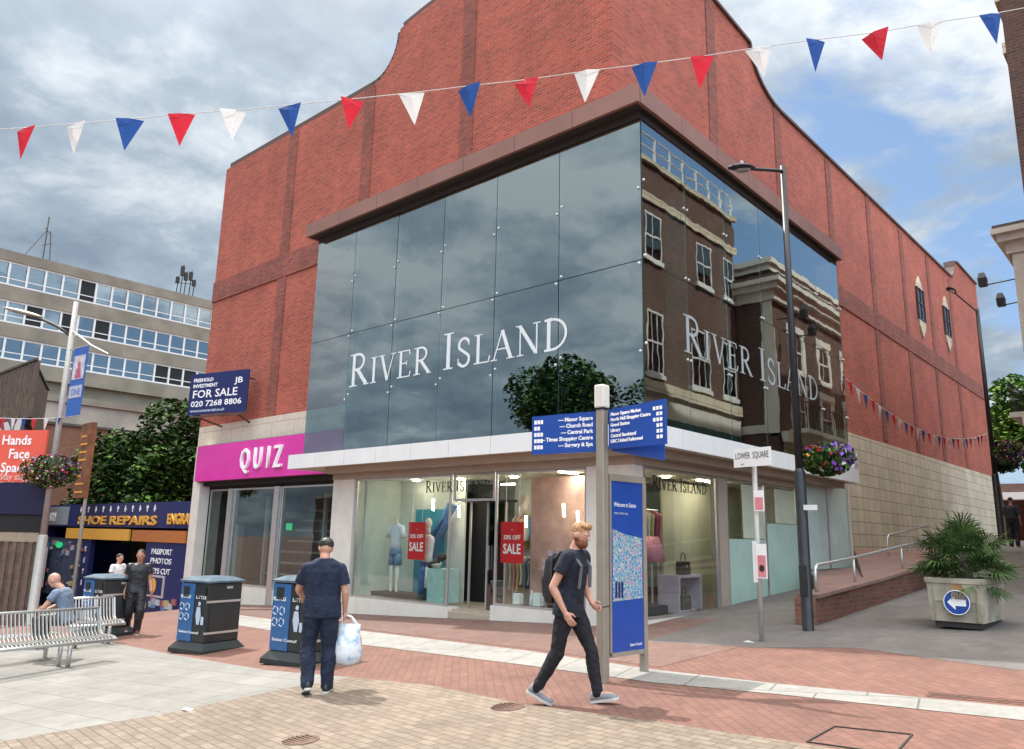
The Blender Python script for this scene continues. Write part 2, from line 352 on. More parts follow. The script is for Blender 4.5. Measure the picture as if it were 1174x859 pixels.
ground_sheet('cream_paving', [g(404, 777), g(500, 787), g(600, 808), g(747, 827), g(918, 853), (-1.0, 6.15), (3, 5.8), (3, -6), (-10, -6), (-9.2, 1.5), g(0, 851), g(194, 818), g(327, 790)], m_paveC, .0045)
ground_sheet('white_path_strip', [(-18.45, 10.5), (-12.4, 9.6), (-7.68, 8.97), (-5.21, 8.45), (-3.58, 8.29), (-1.39, 8.24), (4, 8.2), (4, 7.7), (-1.32, 7.77), (-3.38, 7.82), (-4.81, 7.79), (-6.88, 8.04), (-10.81, 8.39), (-16.11, 9.21)], m_strip, .005)
ground_sheet('maroon_shaded_paving', [(-20, 10.9), (-12.4, 9.75), (-7.6, 9.1), (-5.2, 8.6), (-5.0, 10.35), (-6.5, 10.35), (-6.6, 12.9), (-26, 12.9)], m_maroon, .0035)  # maroon blocks and painted shade along the shop front
ground_sheet('lane_shadow_paving', [(-7.6, 10.35), (-6.49, 10.3), (-4.69, 10.4), (-3.62, 10.8), (-1.64, 9.95), (4, 9.4), (14, 17), (14, 90), (-12, 90), (-9, 40), (-7.6, 20)], m_greyp, .003)  # grey sheet drawn to the outline of the building's shadow
# inspection covers
def cover(px, py, r, label):
    p = ong(px, py); o = MB(); n = []
    m = MB()
    m.prism([(p.x+r*math.cos(a*PI/12), p.y+r*math.sin(a*PI/12), gz(p.x+r*math.cos(a*PI/12), p.y+r*math.sin(a*PI/12))+.006) for a in range(24)], (0, 0, .004))
    for k in range(-3, 4):
        y = k*r*.25; hw = math.sqrt(max(.01, (r*.85)**2-y*y)); m.box((p.x-hw, p.y+y-.012, gz(p.x, p.y+y)+.008), (p.x+hw, p.y+y+.012, gz(p.x, p.y+y)+.014))
    return tag(m.build('manhole_cover', m_cover), label, 'manhole cover')
m_cover = M('rusty_iron_cover', (.13, .075, .055), .7, .3, var=.3, sc=20)
cover(345, 850, .16, 'rusty round inspection cover in the cream paving near the bottom edge, left of centre')
cover(582, 812, .17, 'rusty inspection cover in the cream paving left of the walking bearded man')
p = ong(1110, 803); m = MB()
for a, b in (((-.35, -.012), (.45, .012)), ((-.35, .09), (.45, .11))):
    m.prism([(p.x+x, p.y+y, gz(p.x+x, p.y+y)+.012) for x, y in ((a[0], a[1]), (b[0], a[1]), (b[0], b[1]), (a[0], b[1]))], (0, 0, .004))
tag(m.build('drain_cover', m_cover), 'narrow rusty drain cover set in the pale slab strip at the right edge', 'drain cover')
# ------------------------------------------------------------------ the shop building
shop = empty('shop_building', (-8.6, 12.7, 0), 0, 'large red brick corner store with shaped parapet, glass box front and white canopy ledge', 'building')
P = lambda name, mb, mat, par=shop, **k: mb.build(name, mat, par, True, **k)
def curve_up(u0, z0, u1, z1, n=7):      # quarter curve, flat first then steep
    return [(u0+(u1-u0)*math.sin(i/n*PI/2), z0+(z1-z0)*(1-math.cos(i/n*PI/2))) for i in range(n+1)]
outA = [(-25.8, 14.86)] + curve_up(-17.3, 14.82, -16.02, 16.22) + [(-15.2, 16.34), (-14.3, 16.42), (-8.6, 16.42)]
outB = [(12.7, 16.42), (17.9, 16.42), (19.95, 16.3)] + curve_up(22.0, 14.98, 19.98, 16.25)[::-1] + [(43.6, 15.46)] + curve_up(43.6, 15.46, 44.8, 16.55, 5)[1:] + [(45.6, 16.75), (50.3, 16.75)]
m = MB(); m.prism([(-25.8, 12.7, 5.15), (-8.6, 12.7, 5.15)] + [(x, 12.7, z) for x, z in outA[::-1]], (0, .45, 0)); P('brick_wall', m, m_brickA)
m = MB(); m.prism([(-8.6, 13.15, 5.2), (-8.6, 50.3, 5.45)] + [(-8.6, max(y, 13.15), z) for y, z in outB[::-1]], (-.45, 0, 0)); P('brick_wall', m, m_brickB)
# hidden back and far ends so that the volume is closed
m = MB(); m.box((-25.8, 12.7, -1.5), (-25.4, 13.149, 5.15)); m.box((-25.4, 12.7, -1.5), (-25.2, 13.1, 4.42)); m.box((-25.8, 13.15, -1), (-25.4, 50.3, 14.6)); m.box((-25.4, 49.9, 0), (-9.05, 50.3, 15)); P('rear_wall', m, m_brickB)
m = MB(); m.box((-25.4, 13.15, 14.0), (-9.05, 49.9, 14.2)); P('flat_roof', m, m_roof)
# coping along the parapet
m = MB()
for a, b in zip(outA, outA[1:]): m.bar((a[0], 12.87, a[1]+.03), (b[0], 12.87, b[1]+.03), .52, .09, up=YY) if abs(b[0]-a[0]) > .01 or abs(b[1]-a[1]) > .01 else None
for a, b in zip(outB, outB[1:]): m.bar((-8.78, a[0], a[1]+.03), (-8.78, b[0], b[1]+.03), .09, .52, up=YY.cross(UP)) if abs(b[0]-a[0])+abs(b[1]-a[1]) > .01 else None
P('coping', m, M('dark_coping', (.10, .065, .055), .7))
# dark bands and pilaster strips, 3 cm proud
m = MB(); m.box((-25.82, 12.66, 9.68), (-8.56, 12.7, 10.42)); P('dark_brick_band', m, m_bandA)
m = MB(); m.prism([(-8.56, 12.66, 9.68), (-8.56, 50.32, 9.72), (-8.56, 50.32, 10.44), (-8.56, 12.66, 10.42)], (-.04, 0, 0)); P('dark_brick_band', m, m_bandB)
for x in (-21.3, -17.25, -13.1):
    zt = 14.8 if x < -17 else 16.38
    for dz in (0, 1):
        pass
    m = MB(); m.box((x-.24, 12.672, 5.15), (x+.24, 12.699, 9.68)); m.box((x-.24, 12.672, 10.42), (x+.24, 12.699, zt)); P('pilaster', m, m_bandA)
for y in (17.45, 21.75, 26.1, 30.45, 34.8, 39.1, 43.4):
    zt = 14.95 if y > 21 else 16.38
    if y > 30: zt = 15.2
    m = MB(); m.box((-8.599, y-.24, 5.45), (-8.572, y+.24, 9.68)); m.box((-8.599, y-.24, 10.46), (-8.572, y+.24, zt)); P('pilaster', m, m_bandB)
# two windows with pointed stone heads high on the long side
for y, z0, z1 in ((37.1, 11.55, 13.05), (41.9, 11.85, 13.3)):
    wv = MB(); wv.box((-8.58, y-.52, z0), (-8.54, y+.52, z1)); wn = P('window', wv, m_glassdark)
    m = MB(); m.box((-8.6, y-.52, z0), (-8.583, y+.52, z1)); P('reveal', m, m_dark, wn)
    m = MB()
    for q in (-.54, 0, .50): m.box((-8.55, y+q, z0), (-8.50, y+q+.05, z1))
    for q in (z0, (z0+z1)/2, z1-.05): m.box((-8.545, y-.5, q), (-8.505, y+.5, q+.05))
    P('frame', m, M('dark_window_frame', (.07, .045, .04), .5), wn)
    m = MB(); m.prism([(-8.53, y-.5, z1+.02), (-8.53, y+.5, z1+.02), (-8.53, y+.28, z1+.35), (-8.53, y, z1+.6), (-8.53, y-.28, z1+.35)], (-.06, 0, 0)); P('stone_head', m, m_stoneB, wn)
    m = MB(); m.prism([(-8.53, y-.5, z0-.02), (-8.53, y+.5, z0-.02), (-8.53, y+.42, z0-.35), (-8.53, y, z0-.8), (-8.53, y-.42, z0-.35)], (-.06, 0, 0)); P('stone_apron', m, m_stoneB, wn)
# stone band and stone base
m = MB(); m.box((-25.62, 12.6, 4.42), (-15.6, 12.98, 5.15)); P('stone_band', m, m_stoneA)
m = MB(); m.prism([(-8.56, 22.9, -.3), (-8.56, 50.34, .3), (-8.56, 50.34, 5.45), (-8.56, 22.9, 5.27)], (-.4, 0, 0)); P('stone_base', m, m_stoneB)
# white canopy ledge
m = MB(); xs = [-17.25+1.05*i for i in range(11)]; 
m.box((-17.2, 10.95, 3.28), (-6.8, 12.6, 3.56)); m.box((-8.55, 12.6, 3.28), (-6.8, 21.3, 3.56)); P('ledge_slab', m, m_bound)
def front_panels(n, a, b, mk, name, mat):
    m = MB()
    for i in range(n):
        u0 = a+(b-a)*i/n; u1 = a+(b-a)*(i+1)/n; mk(m, u0, u1-.012)
    P(name, m, mat)
front_panels(9, -17.28, -6.75, lambda m, u, v: m.box((u, 10.9, 3.25), (v, 10.95, 3.6)), 'ledge_fascia', m_white)
front_panels(9, 10.955, 21.35, lambda m, u, v: m.box((-6.8, u, 3.25), (-6.752, v, 3.6)), 'ledge_fascia', m_white)
m = MB(); m.box((-17.28, 10.953, 3.25), (-17.2, 12.6, 3.6)); m.box((-8.5, 21.302, 3.25), (-6.8, 21.37, 3.6)); P('ledge_return', m, m_white)
# tan soffit bulkhead
m = MB(); m.box((-16.2, 11.25, 3.12), (-7.1, 12.69, 3.278)); m.box((-8.5, 12.69, 3.12), (-7.1, 21.2, 3.278)); m.box((-16.2, 11.52, 2.98), (-7.38, 11.6, 3.12)); m.box((-7.46, 11.6, 2.98), (-7.38, 19.0, 3.12)); P('soffit', m, m_tan)
# eave of brown cladding
m = MB(); m.box((-16.9, 10.8, 9.37), (-6.78, 12.62, 9.42)); m.box((-8.55, 12.62, 9.37), (-6.78, 21.0, 9.42)); P('eave_soffit', m, m_soff)
m = MB(); m.box((-16.95, 10.79, 9.421), (-6.77, 12.62, 9.5)); m.box((-8.55, 12.62, 9.421), (-6.77, 21.0, 9.5)); P('eave_roof', m, m_fascia)
front_panels(7, -17.0, -6.70, lambda m, u, v: m.box((u, 10.72, 9.34), (v, 10.79, 9.70)), 'eave_fascia', m_fascia)
front_panels(7, 10.80, 21.1, lambda m, u, v: m.box((-6.77, u, 9.34), (-6.70, v, 9.70)), 'eave_fascia', m_fascia)
m = MB(); m.box((-17.0, 10.795, 9.34), (-16.95, 12.6, 9.70)); m.box((-8.5, 21.05, 9.34), (-6.78, 21.1, 9.70)); P('eave_return', m, m_fascia)
# glass box: panes, fins, patch fittings, dark interior
ZB, ZM, ZT = 3.62, 6.48, 9.20
m = MB(); m.box((-16.85, 11.03, 9.203), (-6.88, 11.09, 9.368)); m.box((-6.94, 11.1, 9.203), (-6.865, 21.05, 9.368)); P('head_shadow_strip', m, m_soff)  # dark strip above the panes paints the shadow under the eave
gxs = [-16.85, -15.2, -13.58, -11.98, -10.38, -8.72, -6.87]
gys = [11.06, 12.62, 14.28, 15.98, 17.68, 19.36, 21.05]
for a, b in zip(gxs, gxs[1:]):
    for z0, z1 in ((ZB, ZM-.008), (ZM+.008, ZT)): q = [random.uniform(-.0035, .0035) for _ in range(4)]; MB().prism([(a+.008, 11.04+q[0], z0), (b-.008, 11.04+q[1], z0), (b-.008, 11.04+q[0]+q[3]-q[2]+0, z1), (a+.008, 11.04+q[0]-q[1]+q[3]-q[2]+0, z1)] if False else [(a+.008, 11.04+q[0], z0), (b-.008, 11.04+q[1], z0), (b-.008, 11.04+q[1]+q[2], z1), (a+.008, 11.04+q[0]+q[2], z1)], (0, .012, 0)).build('glass_pane', m_glassbox, shop, True)
for a, b in zip(gys, gys[1:]):
    for z0, z1 in ((ZB, ZM-.008), (ZM+.008, ZT)): q = [random.uniform(-.0035, .0035) for _ in range(3)]; MB().prism([(-6.87+q[0], a+.008, z0), (-6.87+q[1], b-.008, z0), (-6.87+q[1]+q[2], b-.008, z1), (-6.87+q[0]+q[2], a+.008, z1)], (-.012, 0, 0)).build('glass_pane', m_glassbox, shop, True)
for x in gxs[1:-1]:
    MB().box((x-.008, 11.08, ZB), (x+.008, 11.5, ZT)).build('glass_fin', m_fin, shop, True)
for y in gys[1:-1]:
    MB().box((-7.33, y-.008, ZB), (-6.91, y+.008, ZT)).build('glass_fin', m_fin, shop, True)
m = MB()
for x in gxs[1:]:
    for z in (4.9, ZM, 7.9):
        for dx in (-.06, .06): m.ball((x+dx, 11.03, z+.06*(1 if dx > 0 else -1)), (.028, .02, .028), u=8, v=5)
for y in gys[1:]:
    for z in (4.9, ZM, 7.9):
        for dx in (-.06, .06): m.ball((-6.86, y+dx, z+.06), (.02, .028, .028), u=8, v=5)
P('patch_fitting', m, m_alu)
m = MB()
for x in gxs[1:-1]: m.box((x-.006, 11.058, ZB), (x+.006, 11.07, ZT))
m.box((-16.85, 11.058, ZM-.007), (-6.9, 11.07, ZM+.007)); m.box((-6.9, 11.1, ZM-.007), (-6.888, 21.05, ZM+.007))
for y in gys[1:-1]: m.box((-6.9, y-.006, ZB), (-6.888, y+.006, ZT))
m.box((-6.9, 11.057, ZB), (-6.87, 11.075, ZT))
P('glazing_joint', m, M('dark_silicone', (.03, .04, .04), .6))
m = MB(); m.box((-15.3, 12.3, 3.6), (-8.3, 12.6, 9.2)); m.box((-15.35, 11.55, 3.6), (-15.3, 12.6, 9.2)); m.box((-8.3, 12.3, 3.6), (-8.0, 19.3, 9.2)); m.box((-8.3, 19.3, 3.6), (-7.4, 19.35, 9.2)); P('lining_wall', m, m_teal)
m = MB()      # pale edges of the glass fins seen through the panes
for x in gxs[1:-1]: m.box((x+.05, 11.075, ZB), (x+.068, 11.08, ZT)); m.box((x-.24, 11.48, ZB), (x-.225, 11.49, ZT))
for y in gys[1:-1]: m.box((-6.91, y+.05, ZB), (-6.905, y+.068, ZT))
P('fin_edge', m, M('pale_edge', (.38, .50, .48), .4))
# -------- shop front, ground floor
GF = .0   # floor
m = MB(); m.box((-16.2, 11.55, -.9), (-15.35, 12.69, 3.119)); P('stone_pier', m, m_bound)
m = MB(); m.box((-8.45, 11.55, -.5), (-7.42, 11.85, 3.0)); P('stone_pier', m, m_bound)
m = MB(); m.box((-7.6, 14.68, -.5), (-7.42, 15.06, 3.0)); P('stone_pier', m, m_tan)
m = MB(); m.box((-7.75, 18.8, -.5), (-7.40, 19.25, 3.2)); P('stone_pier', m, m_bound)
m = MB(); m.box((-15.35, 11.58, -.7), (-12.0, 11.9, .24)); P('window_plinth', m, m_bound)
m = MB(); m.box((-10.8, 11.58, -.5), (-8.45, 11.9, .36)); P('window_plinth', m, m_bound)
m = MB(); m.box((-7.75, 11.851, -.4), (-7.43, 18.8, .33)); P('window_plinth', m, m_bound)
m = MB(); m.box((-12.0, 11.6, -.6), (-10.8, 16, .16)); P('door_step', m, m_floor)
m_film3 = M('cream_green_film', (.52, .55, .42), .4, var=.1, sc=2)
def pane(a, b, name='shop_window', fr=.05, mat=m_glassshop, frm=m_alu, par=shop):
    (x0, y0, z0), (x1, y1, z1) = a, b
    o = MB().box(a, b).build(name, mat, par, True)
    m = MB(); e = .012
    if abs(x1-x0) > abs(y1-y0):
        for u0, u1, v0, v1 in ((x0, x1, z0-fr, z0), (x0, x1, z1, z1+fr)): m.box((u0, y0-e, v0), (u1, y1+e, v1))
        for u in (x0-fr, x1): m.box((u, y0-e, z0-fr), (u+fr, y1+e, z1+fr))
    else:
        for v0 in (z0-fr, z1): m.box((x0-e, y0, v0), (x1+e, y1, v0+fr))
        for u in (y0-fr, y1): m.box((x0-e, u, z0-fr), (x1+e, u+fr, z1+fr))
    m.build('frame', frm, o, True); return o
pane((-15.28, 11.62, .29), (-12.1, 11.635, 2.93)); pane((-10.7, 11.62, .41), (-8.52, 11.635, 2.93))
pane((-7.46, 11.92, .38), (-7.445, 14.6, 2.93)); 
o = pane((-7.46, 15.12, .38), (-7.445, 16.9, 2.93)); box('upper_film', (-7.444, 15.8, 1.76), (-7.440, 16.85, 2.9), m_film3, o); box('window_film', (-7.444, 15.12, .38), (-7.440, 16.9, 1.74), m_frost, o)
o = pane((-7.46, 17.0, .38), (-7.445, 18.72, 2.93)); box('upper_film', (-7.444, 17.5, 2.12), (-7.440, 18.66, 2.9), m_film3, o); box('window_film', (-7.444, 17.0, .38), (-7.440, 18.72, 2.1), m_frost, o)
for a, b in ((19.4, 20.75), (20.85, 22.3)):
    o = pane((-7.46, a, 1.05), (-7.445, b, 3.18)); box('window_film', (-7.443, a+.01, 1.06), (-7.439, b-.01, 3.17), m_frost2, o)
m = MB(); m.box((-8.55, 22.36, -.2), (-7.40, 22.48, 3.25)); m.box((-8.5, 19.26, -.3), (-7.42, 22.36, 1.0)); P('side_return', m, m_bound)
pane((-11.96, 11.66, 2.45), (-10.86, 11.675, 2.95), 'transom_window')
# entrance doors, folded inwards, with chrome frames
for x in (-11.93, -11.42, -10.91):
    MB().box((x-.02, 12.1, .17), (x+.02, 12.14, 2.42)).build('door_frame', m_alu, shop, True)
d_ = MB().box((-11.42, 12.12, .17), (-10.9, 12.13, 2.4)).build('door', m_glassdark, shop, True)
box('handle', (-11.36, 12.06, 1.0), (-11.33, 12.1, 1.5), m_alu, d_)
m = MB(); m.box((-11.97, 11.68, 2.4), (-10.85, 12.4, 2.45)); P('door_head', m, m_dark)
# interior room
m = MB(); m.box((-17.4, 11.7, -.1), (-7.5, 20, .2)); P('interior_floor', m, m_floor)
m = MB(); m.box((-15.34, 11.9, 3.0), (-7.5, 20, 3.1)); P('interior_ceiling', m, m_bound)
m = MB(); m.box((-15.3, 12.99, .2), (-13.0, 13.05, 3)); m.box((-12.25, 13.9, .2), (-8.9, 14.0, 3)); P('display_backdrop', m, m_wall)
m = MB(); m.box((-15.34, 19.0, .2), (-7.5, 19.1, 3)); m.box((-15.34, 11.9, .2), (-15.3, 19, 3)); P('interior_wall', m, m_wall)
m = MB(); m.box((-14.3, 13.4, .2), (-12.3, 13.45, 2.9)); P('interior_screen', m, m_dark)
m = MB(); m.box((-14.6, 12.9, .2), (-13.55, 12.93, 2.3)); P('display_panel', m, M('turquoise_panel', (.04, .30, .42), .5))
m = MB(); m.box((-10.9, 12.9, .35), (-9.4, 12.94, 2.95)); P('display_panel', m, M('salmon_panel', (.62, .40, .36), .6, var=.3, sc=2))
m = MB(); m.box((-8.9, 14.9, .3), (-8.85, 18.8, 2.95)); P('display_panel', m, M('cream_panel', (.55, .50, .36), .7, var=.2, sc=1))
m = MB()
for x, y in ((-14.3, 12.6), (-13.0, 12.8), (-9.6, 12.7), (-8.4, 12.9), (-8.4, 14.3), (-11.4, 12.9), (-8.3, 16.2), (-9.9, 15.6)): m.prism([(x+.09*math.cos(k*PI/6), y+.09*math.sin(k*PI/6), 2.97) for k in range(12)], (0, 0, .028))
P('ceiling_spotlight', m, m_lamp)
m = MB(); m.box((-13.8, 14.6, 2.975), (-12.4, 14.75, 2.998)); m.box((-9.7, 12.3, 2.975), (-9.6, 12.8, 2.998)); m.box((-8.3, 15.4, 2.975), (-8.2, 16.6, 2.998)); P('ceiling_light', m, m_lampc)
m = MB()
for (x, y, z, a) in ((-13.4, 12.35, 2.5, .5), (-12.7, 12.5, 2.35, 1.2), (-11.3, 13.2, 2.15, .2), (-9.55, 12.3, 2.35, .4), (-9.2, 12.3, 2.2, .1), (-8.1, 12.8, 2.1, 0)):
    m.tube([(x, y, z), (x+.02*math.cos(a), y, z-.25)], .025, 8)
P('pendant_lamp', m, m_lamp)
rnd = random.Random(12); gc = [(.5, .42, .36), (.62, .6, .56), (.35, .12, .16), (.55, .25, .3), (.12, .2, .3), (.05, .05, .06), (.5, .45, .2), (.2, .35, .3)]
for (x0, x1, y, zt_) in ((-12.0, -11.0, 13.7, 2.2), (-12.0, -9.6, 13.6, 1.25), (-14.9, -13.2, 12.95, .0)):
    if zt_ < .5: continue
    m = MB(); m.tube([(x0, y, zt_), (x1, y, zt_)], .014, 6); m.tube([(x0, y, .2), (x0, y, zt_)], .014, 6); m.tube([(x1, y, .2), (x1, y, zt_)], .014, 6); rl = P('display_rail', m, m_alu)
    n_ = int((x1-x0)/.11)
    for k in range(n_):
        x = x0+.06+.11*k; h = rnd.uniform(.55, .85); m = MB(); m.loft([[V((x+dx, y+dy*s_, z)) for dx, dy in ((-.02, -.2), (.02, -.2), (.03, .2), (-.02, .2))] for s_, z in ((.15, zt_-.03), (1, zt_-.12), (.8, zt_-.4), (1.0, zt_-h))]); m.build('garment', M('shop_garment_%d' % (k*3 % 8), gc[k*3 % 8], .85), rl, True)
m = MB()
for x, z in ((-12.1, 2.45), (-11.7, 2.0), (-10.2, 1.9), (-9.7, 2.3)): m.box((x, 13.86, z-.35), (x+.32, 13.895, z+.2))
P('poster', m, M('pale_posters', (.70, .62, .58), .6, var=.5, sc=5))
# -------- left shop unit (QUIZ)
m = MB(); m.prism([(-24.95, 12.25, -1.2), (-24.45, 12.25, -1.2), (-24.45, 12.25, 4.41), (-24.95, 12.25, 4.41)], (0, .34, 0)); P('stone_pier', m, m_bound)
m = MB(); m.box((-24.6, 12.2, 3.22), (-15.6, 12.58, 4.40)); P('sign_backing', m, M('dark_metal_edge', (.05, .04, .045), .5))
m = MB(); m.box((-25.2, 12.62, 3.0), (-16.2, 12.69, 3.22)); m.box((-25.2, 12.35, 3.1), (-16.2, 12.62, 3.22)); P('head_frame', m, m_dark)
qx = [-25.2, -22.95, -20.3, -17.65, -16.25]
for i, (a, b) in enumerate(((-24.35, -23.1), (-22.8, -20.5), (-20.1, -16.3))):
    pane((a, 12.62, .15), (b, 12.635, 2.95), mat=m_glassshop)
for x in (-22.95, -20.3): MB().box((x-.13, 12.5, -.9), (x+.13, 12.72, 3.0)).build('mullion', m_alu, shop, True)
m = MB(); m.box((-25.2, 12.55, -1.1), (-16.2, 12.75, .09)); P('window_plinth', m, m_bound)
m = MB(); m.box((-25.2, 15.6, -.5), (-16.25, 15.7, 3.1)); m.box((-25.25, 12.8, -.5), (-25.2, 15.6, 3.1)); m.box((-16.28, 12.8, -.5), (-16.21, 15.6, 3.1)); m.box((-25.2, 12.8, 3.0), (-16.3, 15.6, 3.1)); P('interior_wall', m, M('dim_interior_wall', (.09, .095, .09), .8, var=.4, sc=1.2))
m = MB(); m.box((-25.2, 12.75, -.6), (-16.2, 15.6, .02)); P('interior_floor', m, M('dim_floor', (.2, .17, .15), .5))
m = MB()
for k in range(7): m.box((-22.4+k*.0, 13.6+.25*k, .4+.33*k), (-17.2, 13.62+.25*k, .46+.33*k))
m.box((-22.3, 13.4, .02), (-22.2, 13.5, 2.8)); m.box((-19.2, 13.4, .02), (-19.1, 13.5, 2.8)); m.box((-24.0, 13.2, .02), (-23.5, 13.4, 1.9))
P('shelf_rack', m, M('grey_shelf', (.22, .23, .22), .6))
m = MB(); m.box((-23.75, 13.0, 1.75), (-23.5, 13.02, 1.93)); m.box((-20.6, 13.1, 1.75), (-20.3, 13.12, 1.95)); P('exit_sign', m, m_green)
# quiz sign
qs = empty('shop_sign', (-20, 12.2, 3.25), 0, 'magenta fascia sign with raised white letters QUIZ over the left shop windows', 'shop sign')
MB().box((-24.62, 12.12, 3.24), (-15.62, 12.198, 4.38)).build('fascia_panel', m_pink, qs, True)
xq = [ony(a, 525, 12.1).x for a in (276, 291, 306, 314)]
for c, x in zip('QUIZ', xq): txt('letter', c, .92, (x+.02, 12.09, 3.50), XX, UP, m_wtext, qs, .045, squeeze=.72, bold=.004)
# ------------------------------------------------------------------ serif lettering for the store name
def arc(cx, cy, rx, ry, a0, a1, n=12): return [(cx+rx*math.cos(R(a0+(a1-a0)*i/n)), cy+ry*math.sin(R(a0+(a1-a0)*i/n))) for i in range(n+1)]
T_, t_ = .112, .042
def glyph(c):     # returns width, list of (polyline, widths)
    s = []
    ser = lambda x, y, w_=.30: s.append(([(x-w_/2, y), (x+w_/2, y)], .035))
    if c == 'I': s.append(([(.2, 0), (.2, 1)], T_)); ser(.2, .018); ser(.2, .982); return .40, s
    if c == 'R':
        s.append(([(.2, 0), (.2, 1)], T_)); ser(.2, .018); ser(.17, .982, .26)
        s.append(([(.2, .975)]+arc(.36, .74, .24, .235, 90, -90)+[(.2, .505)], .075)); s.append(([(.36, .5), (.72, .03)], T_)); ser(.74, .018, .2); return .80, s
    if c == 'V': s.append(([(.12, .98), (.41, .02)], T_)); s.append(([(.41, .02), (.68, .98)], t_)); ser(.12, .982); ser(.68, .982, .26); return .78, s
    if c == 'E':
        s.append(([(.2, 0), (.2, 1)], T_)); s.append(([(.05, .02), (.62, .02), (.66, .2)], t_)); s.append(([(.05, .98), (.58, .98), (.61, .82)], t_)); s.append(([(.2, .52), (.48, .52)], t_)); s.append(([(.48, .44), (.48, .6)], .035)); return .70, s
    if c == 'L': s.append(([(.2, 0), (.2, 1)], T_)); ser(.2, .982); s.append(([(.05, .02), (.6, .02), (.65, .22)], t_)); return .66, s
    if c == 'A': s.append(([(.08, .02), (.38, .98)], t_)); s.append(([(.38, .98), (.70, .02)], T_)); s.append(([(.2, .36), (.58, .36)], t_)); ser(.09, .018, .24); ser(.70, .018, .28); return .80, s
    if c == 'N': s.append(([(.17, 0), (.17, 1)], t_)); s.append(([(.15, .98), (.72, .03)], T_)); s.append(([(.74, 0), (.74, 1)], t_)); ser(.17, .018, .24); ser(.12, .982, .2); ser(.74, .982, .24); return .88, s
    if c == 'D': s.append(([(.2, 0), (.2, 1)], T_)); s.append(([(.06, .975), (.3, .975)]+arc(.3, .5, .46, .475, 90, -90, 18)+[(.06, .025)], .075)); return .84, s
    if c == 'S': s.append((arc(.3, .745, .2, .235, 20, 200, 10)+[(.18, .6), (.3, .51), (.42, .42)]+arc(.3, .25, .21, .235, 30, -155, 12), .09)); s.append(([(.49, .72), (.49, .92)], .035)); s.append(([(.08, .08), (.08, .30)], .035)); return .60, s
def serif_word(parent, word, origin, right, size, mat, depth=.02, bigcap=1.0, gap=.10, total=None, name='letter'):
    right = V(right).normalized(); nrm = right.cross(UP)   # towards the viewer
    tot = 0
    for i, c in enumerate(word):
        if c == ' ': tot += .42; continue
        tot += (glyph(c)[0]+gap)*(bigcap if i == 0 or word[i-1] == ' ' else 1)
    sx = total/(tot*size) if total else 1
    u = 0
    for i, c in enumerate(word):
        if c == ' ': u += .42; continue
        big = bigcap if i == 0 or word[i-1] == ' ' else 1
        wd, st = glyph(c); m = MB()
        for k, (pl, wl) in enumerate(st):
            dk = .0009*k; pts = [V((a[0], a[1], 0)) for a in pl]; L_, R2_ = [], []
            for i, p in enumerate(pts):
                d0 = (pts[i]-pts[i-1]).normalized() if i else None; d1 = (pts[i+1]-pts[i]).normalized() if i < len(pts)-1 else None
                d = (d0 or d1) if not (d0 and d1) else (d0+d1).normalized(); n = V((-d.y, d.x, 0)); cs = max(.6, n.dot(V((-(d1 or d0).y, (d1 or d0).x, 0))))
                L_.append(p+n*wl/2/cs); R2_.append(p-n*wl/2/cs)
            W = lambda p, o_: V(origin)+right*((u+p.x*big)*size*sx)+UP*(p.y*big*size)+nrm*o_
            bm = m.bm; fl = [bm.verts.new(W(p, depth+dk)) for p in L_]; fr_ = [bm.verts.new(W(p, depth+dk)) for p in R2_]; bl_ = [bm.verts.new(W(p, -.001)) for p in L_]; br_ = [bm.verts.new(W(p, -.001)) for p in R2_]
            for i in range(len(pts)-1):
                bm.faces.new([fl[i], fl[i+1], fr_[i+1], fr_[i]]); bm.faces.new([bl_[i], br_[i], br_[i+1], bl_[i+1]]); bm.faces.new([fl[i], bl_[i], bl_[i+1], fl[i+1]]); bm.faces.new([fr_[i], fr_[i+1], br_[i+1], br_[i]])
            for i in (0, -1): bm.faces.new([fl[i], fr_[i], br_[i], bl_[i]])
        m.build(name, mat, parent, True); u += (wd+gap)*big
def store_sign(loc, label, **k):
    o = empty('shop_sign', loc, 0, label, 'shop sign', 'store name signs in serif capitals'); return o
s1 = store_sign((-12, 11.0, 5.1), 'tall white serif letters RIVER ISLAND across the left face of the glass box')
serif_word(s1, 'RIVER ISLAND', (-15.15, 11.035, 5.13), XX, .62, m_glet, .003, 1.28, .06, 6.72)
s2 = store_sign((-6.85, 15, 5.1), 'white serif letters RIVER ISLAND across the right face of the glass box')
serif_word(s2, 'RIVER ISLAND', (-6.866, 12.4, 5.10), YY, .58, m_glet2, .003, 1.25, .06, 6.7)
m_blk = M('black_lettering', (.02, .02, .02), .4)
s3 = store_sign((-11.9, 11.6, 2.6), 'small black serif letters RIVER ISLAND above the entrance doors')
serif_word(s3, 'RIVER ISLAND', (-12.85, 11.60, 2.60), XX, .22, m_blk, .01, 1.15, .06, 1.98)
s4 = store_sign((-7.43, 13, 2.6), 'small black serif letters RIVER ISLAND on the side window behind the map board')
serif_word(s4, 'RIVER ISLAND', (-7.43, 12.15, 2.58), YY, .22, m_blk, .01, 1.15, .06, 2.05)
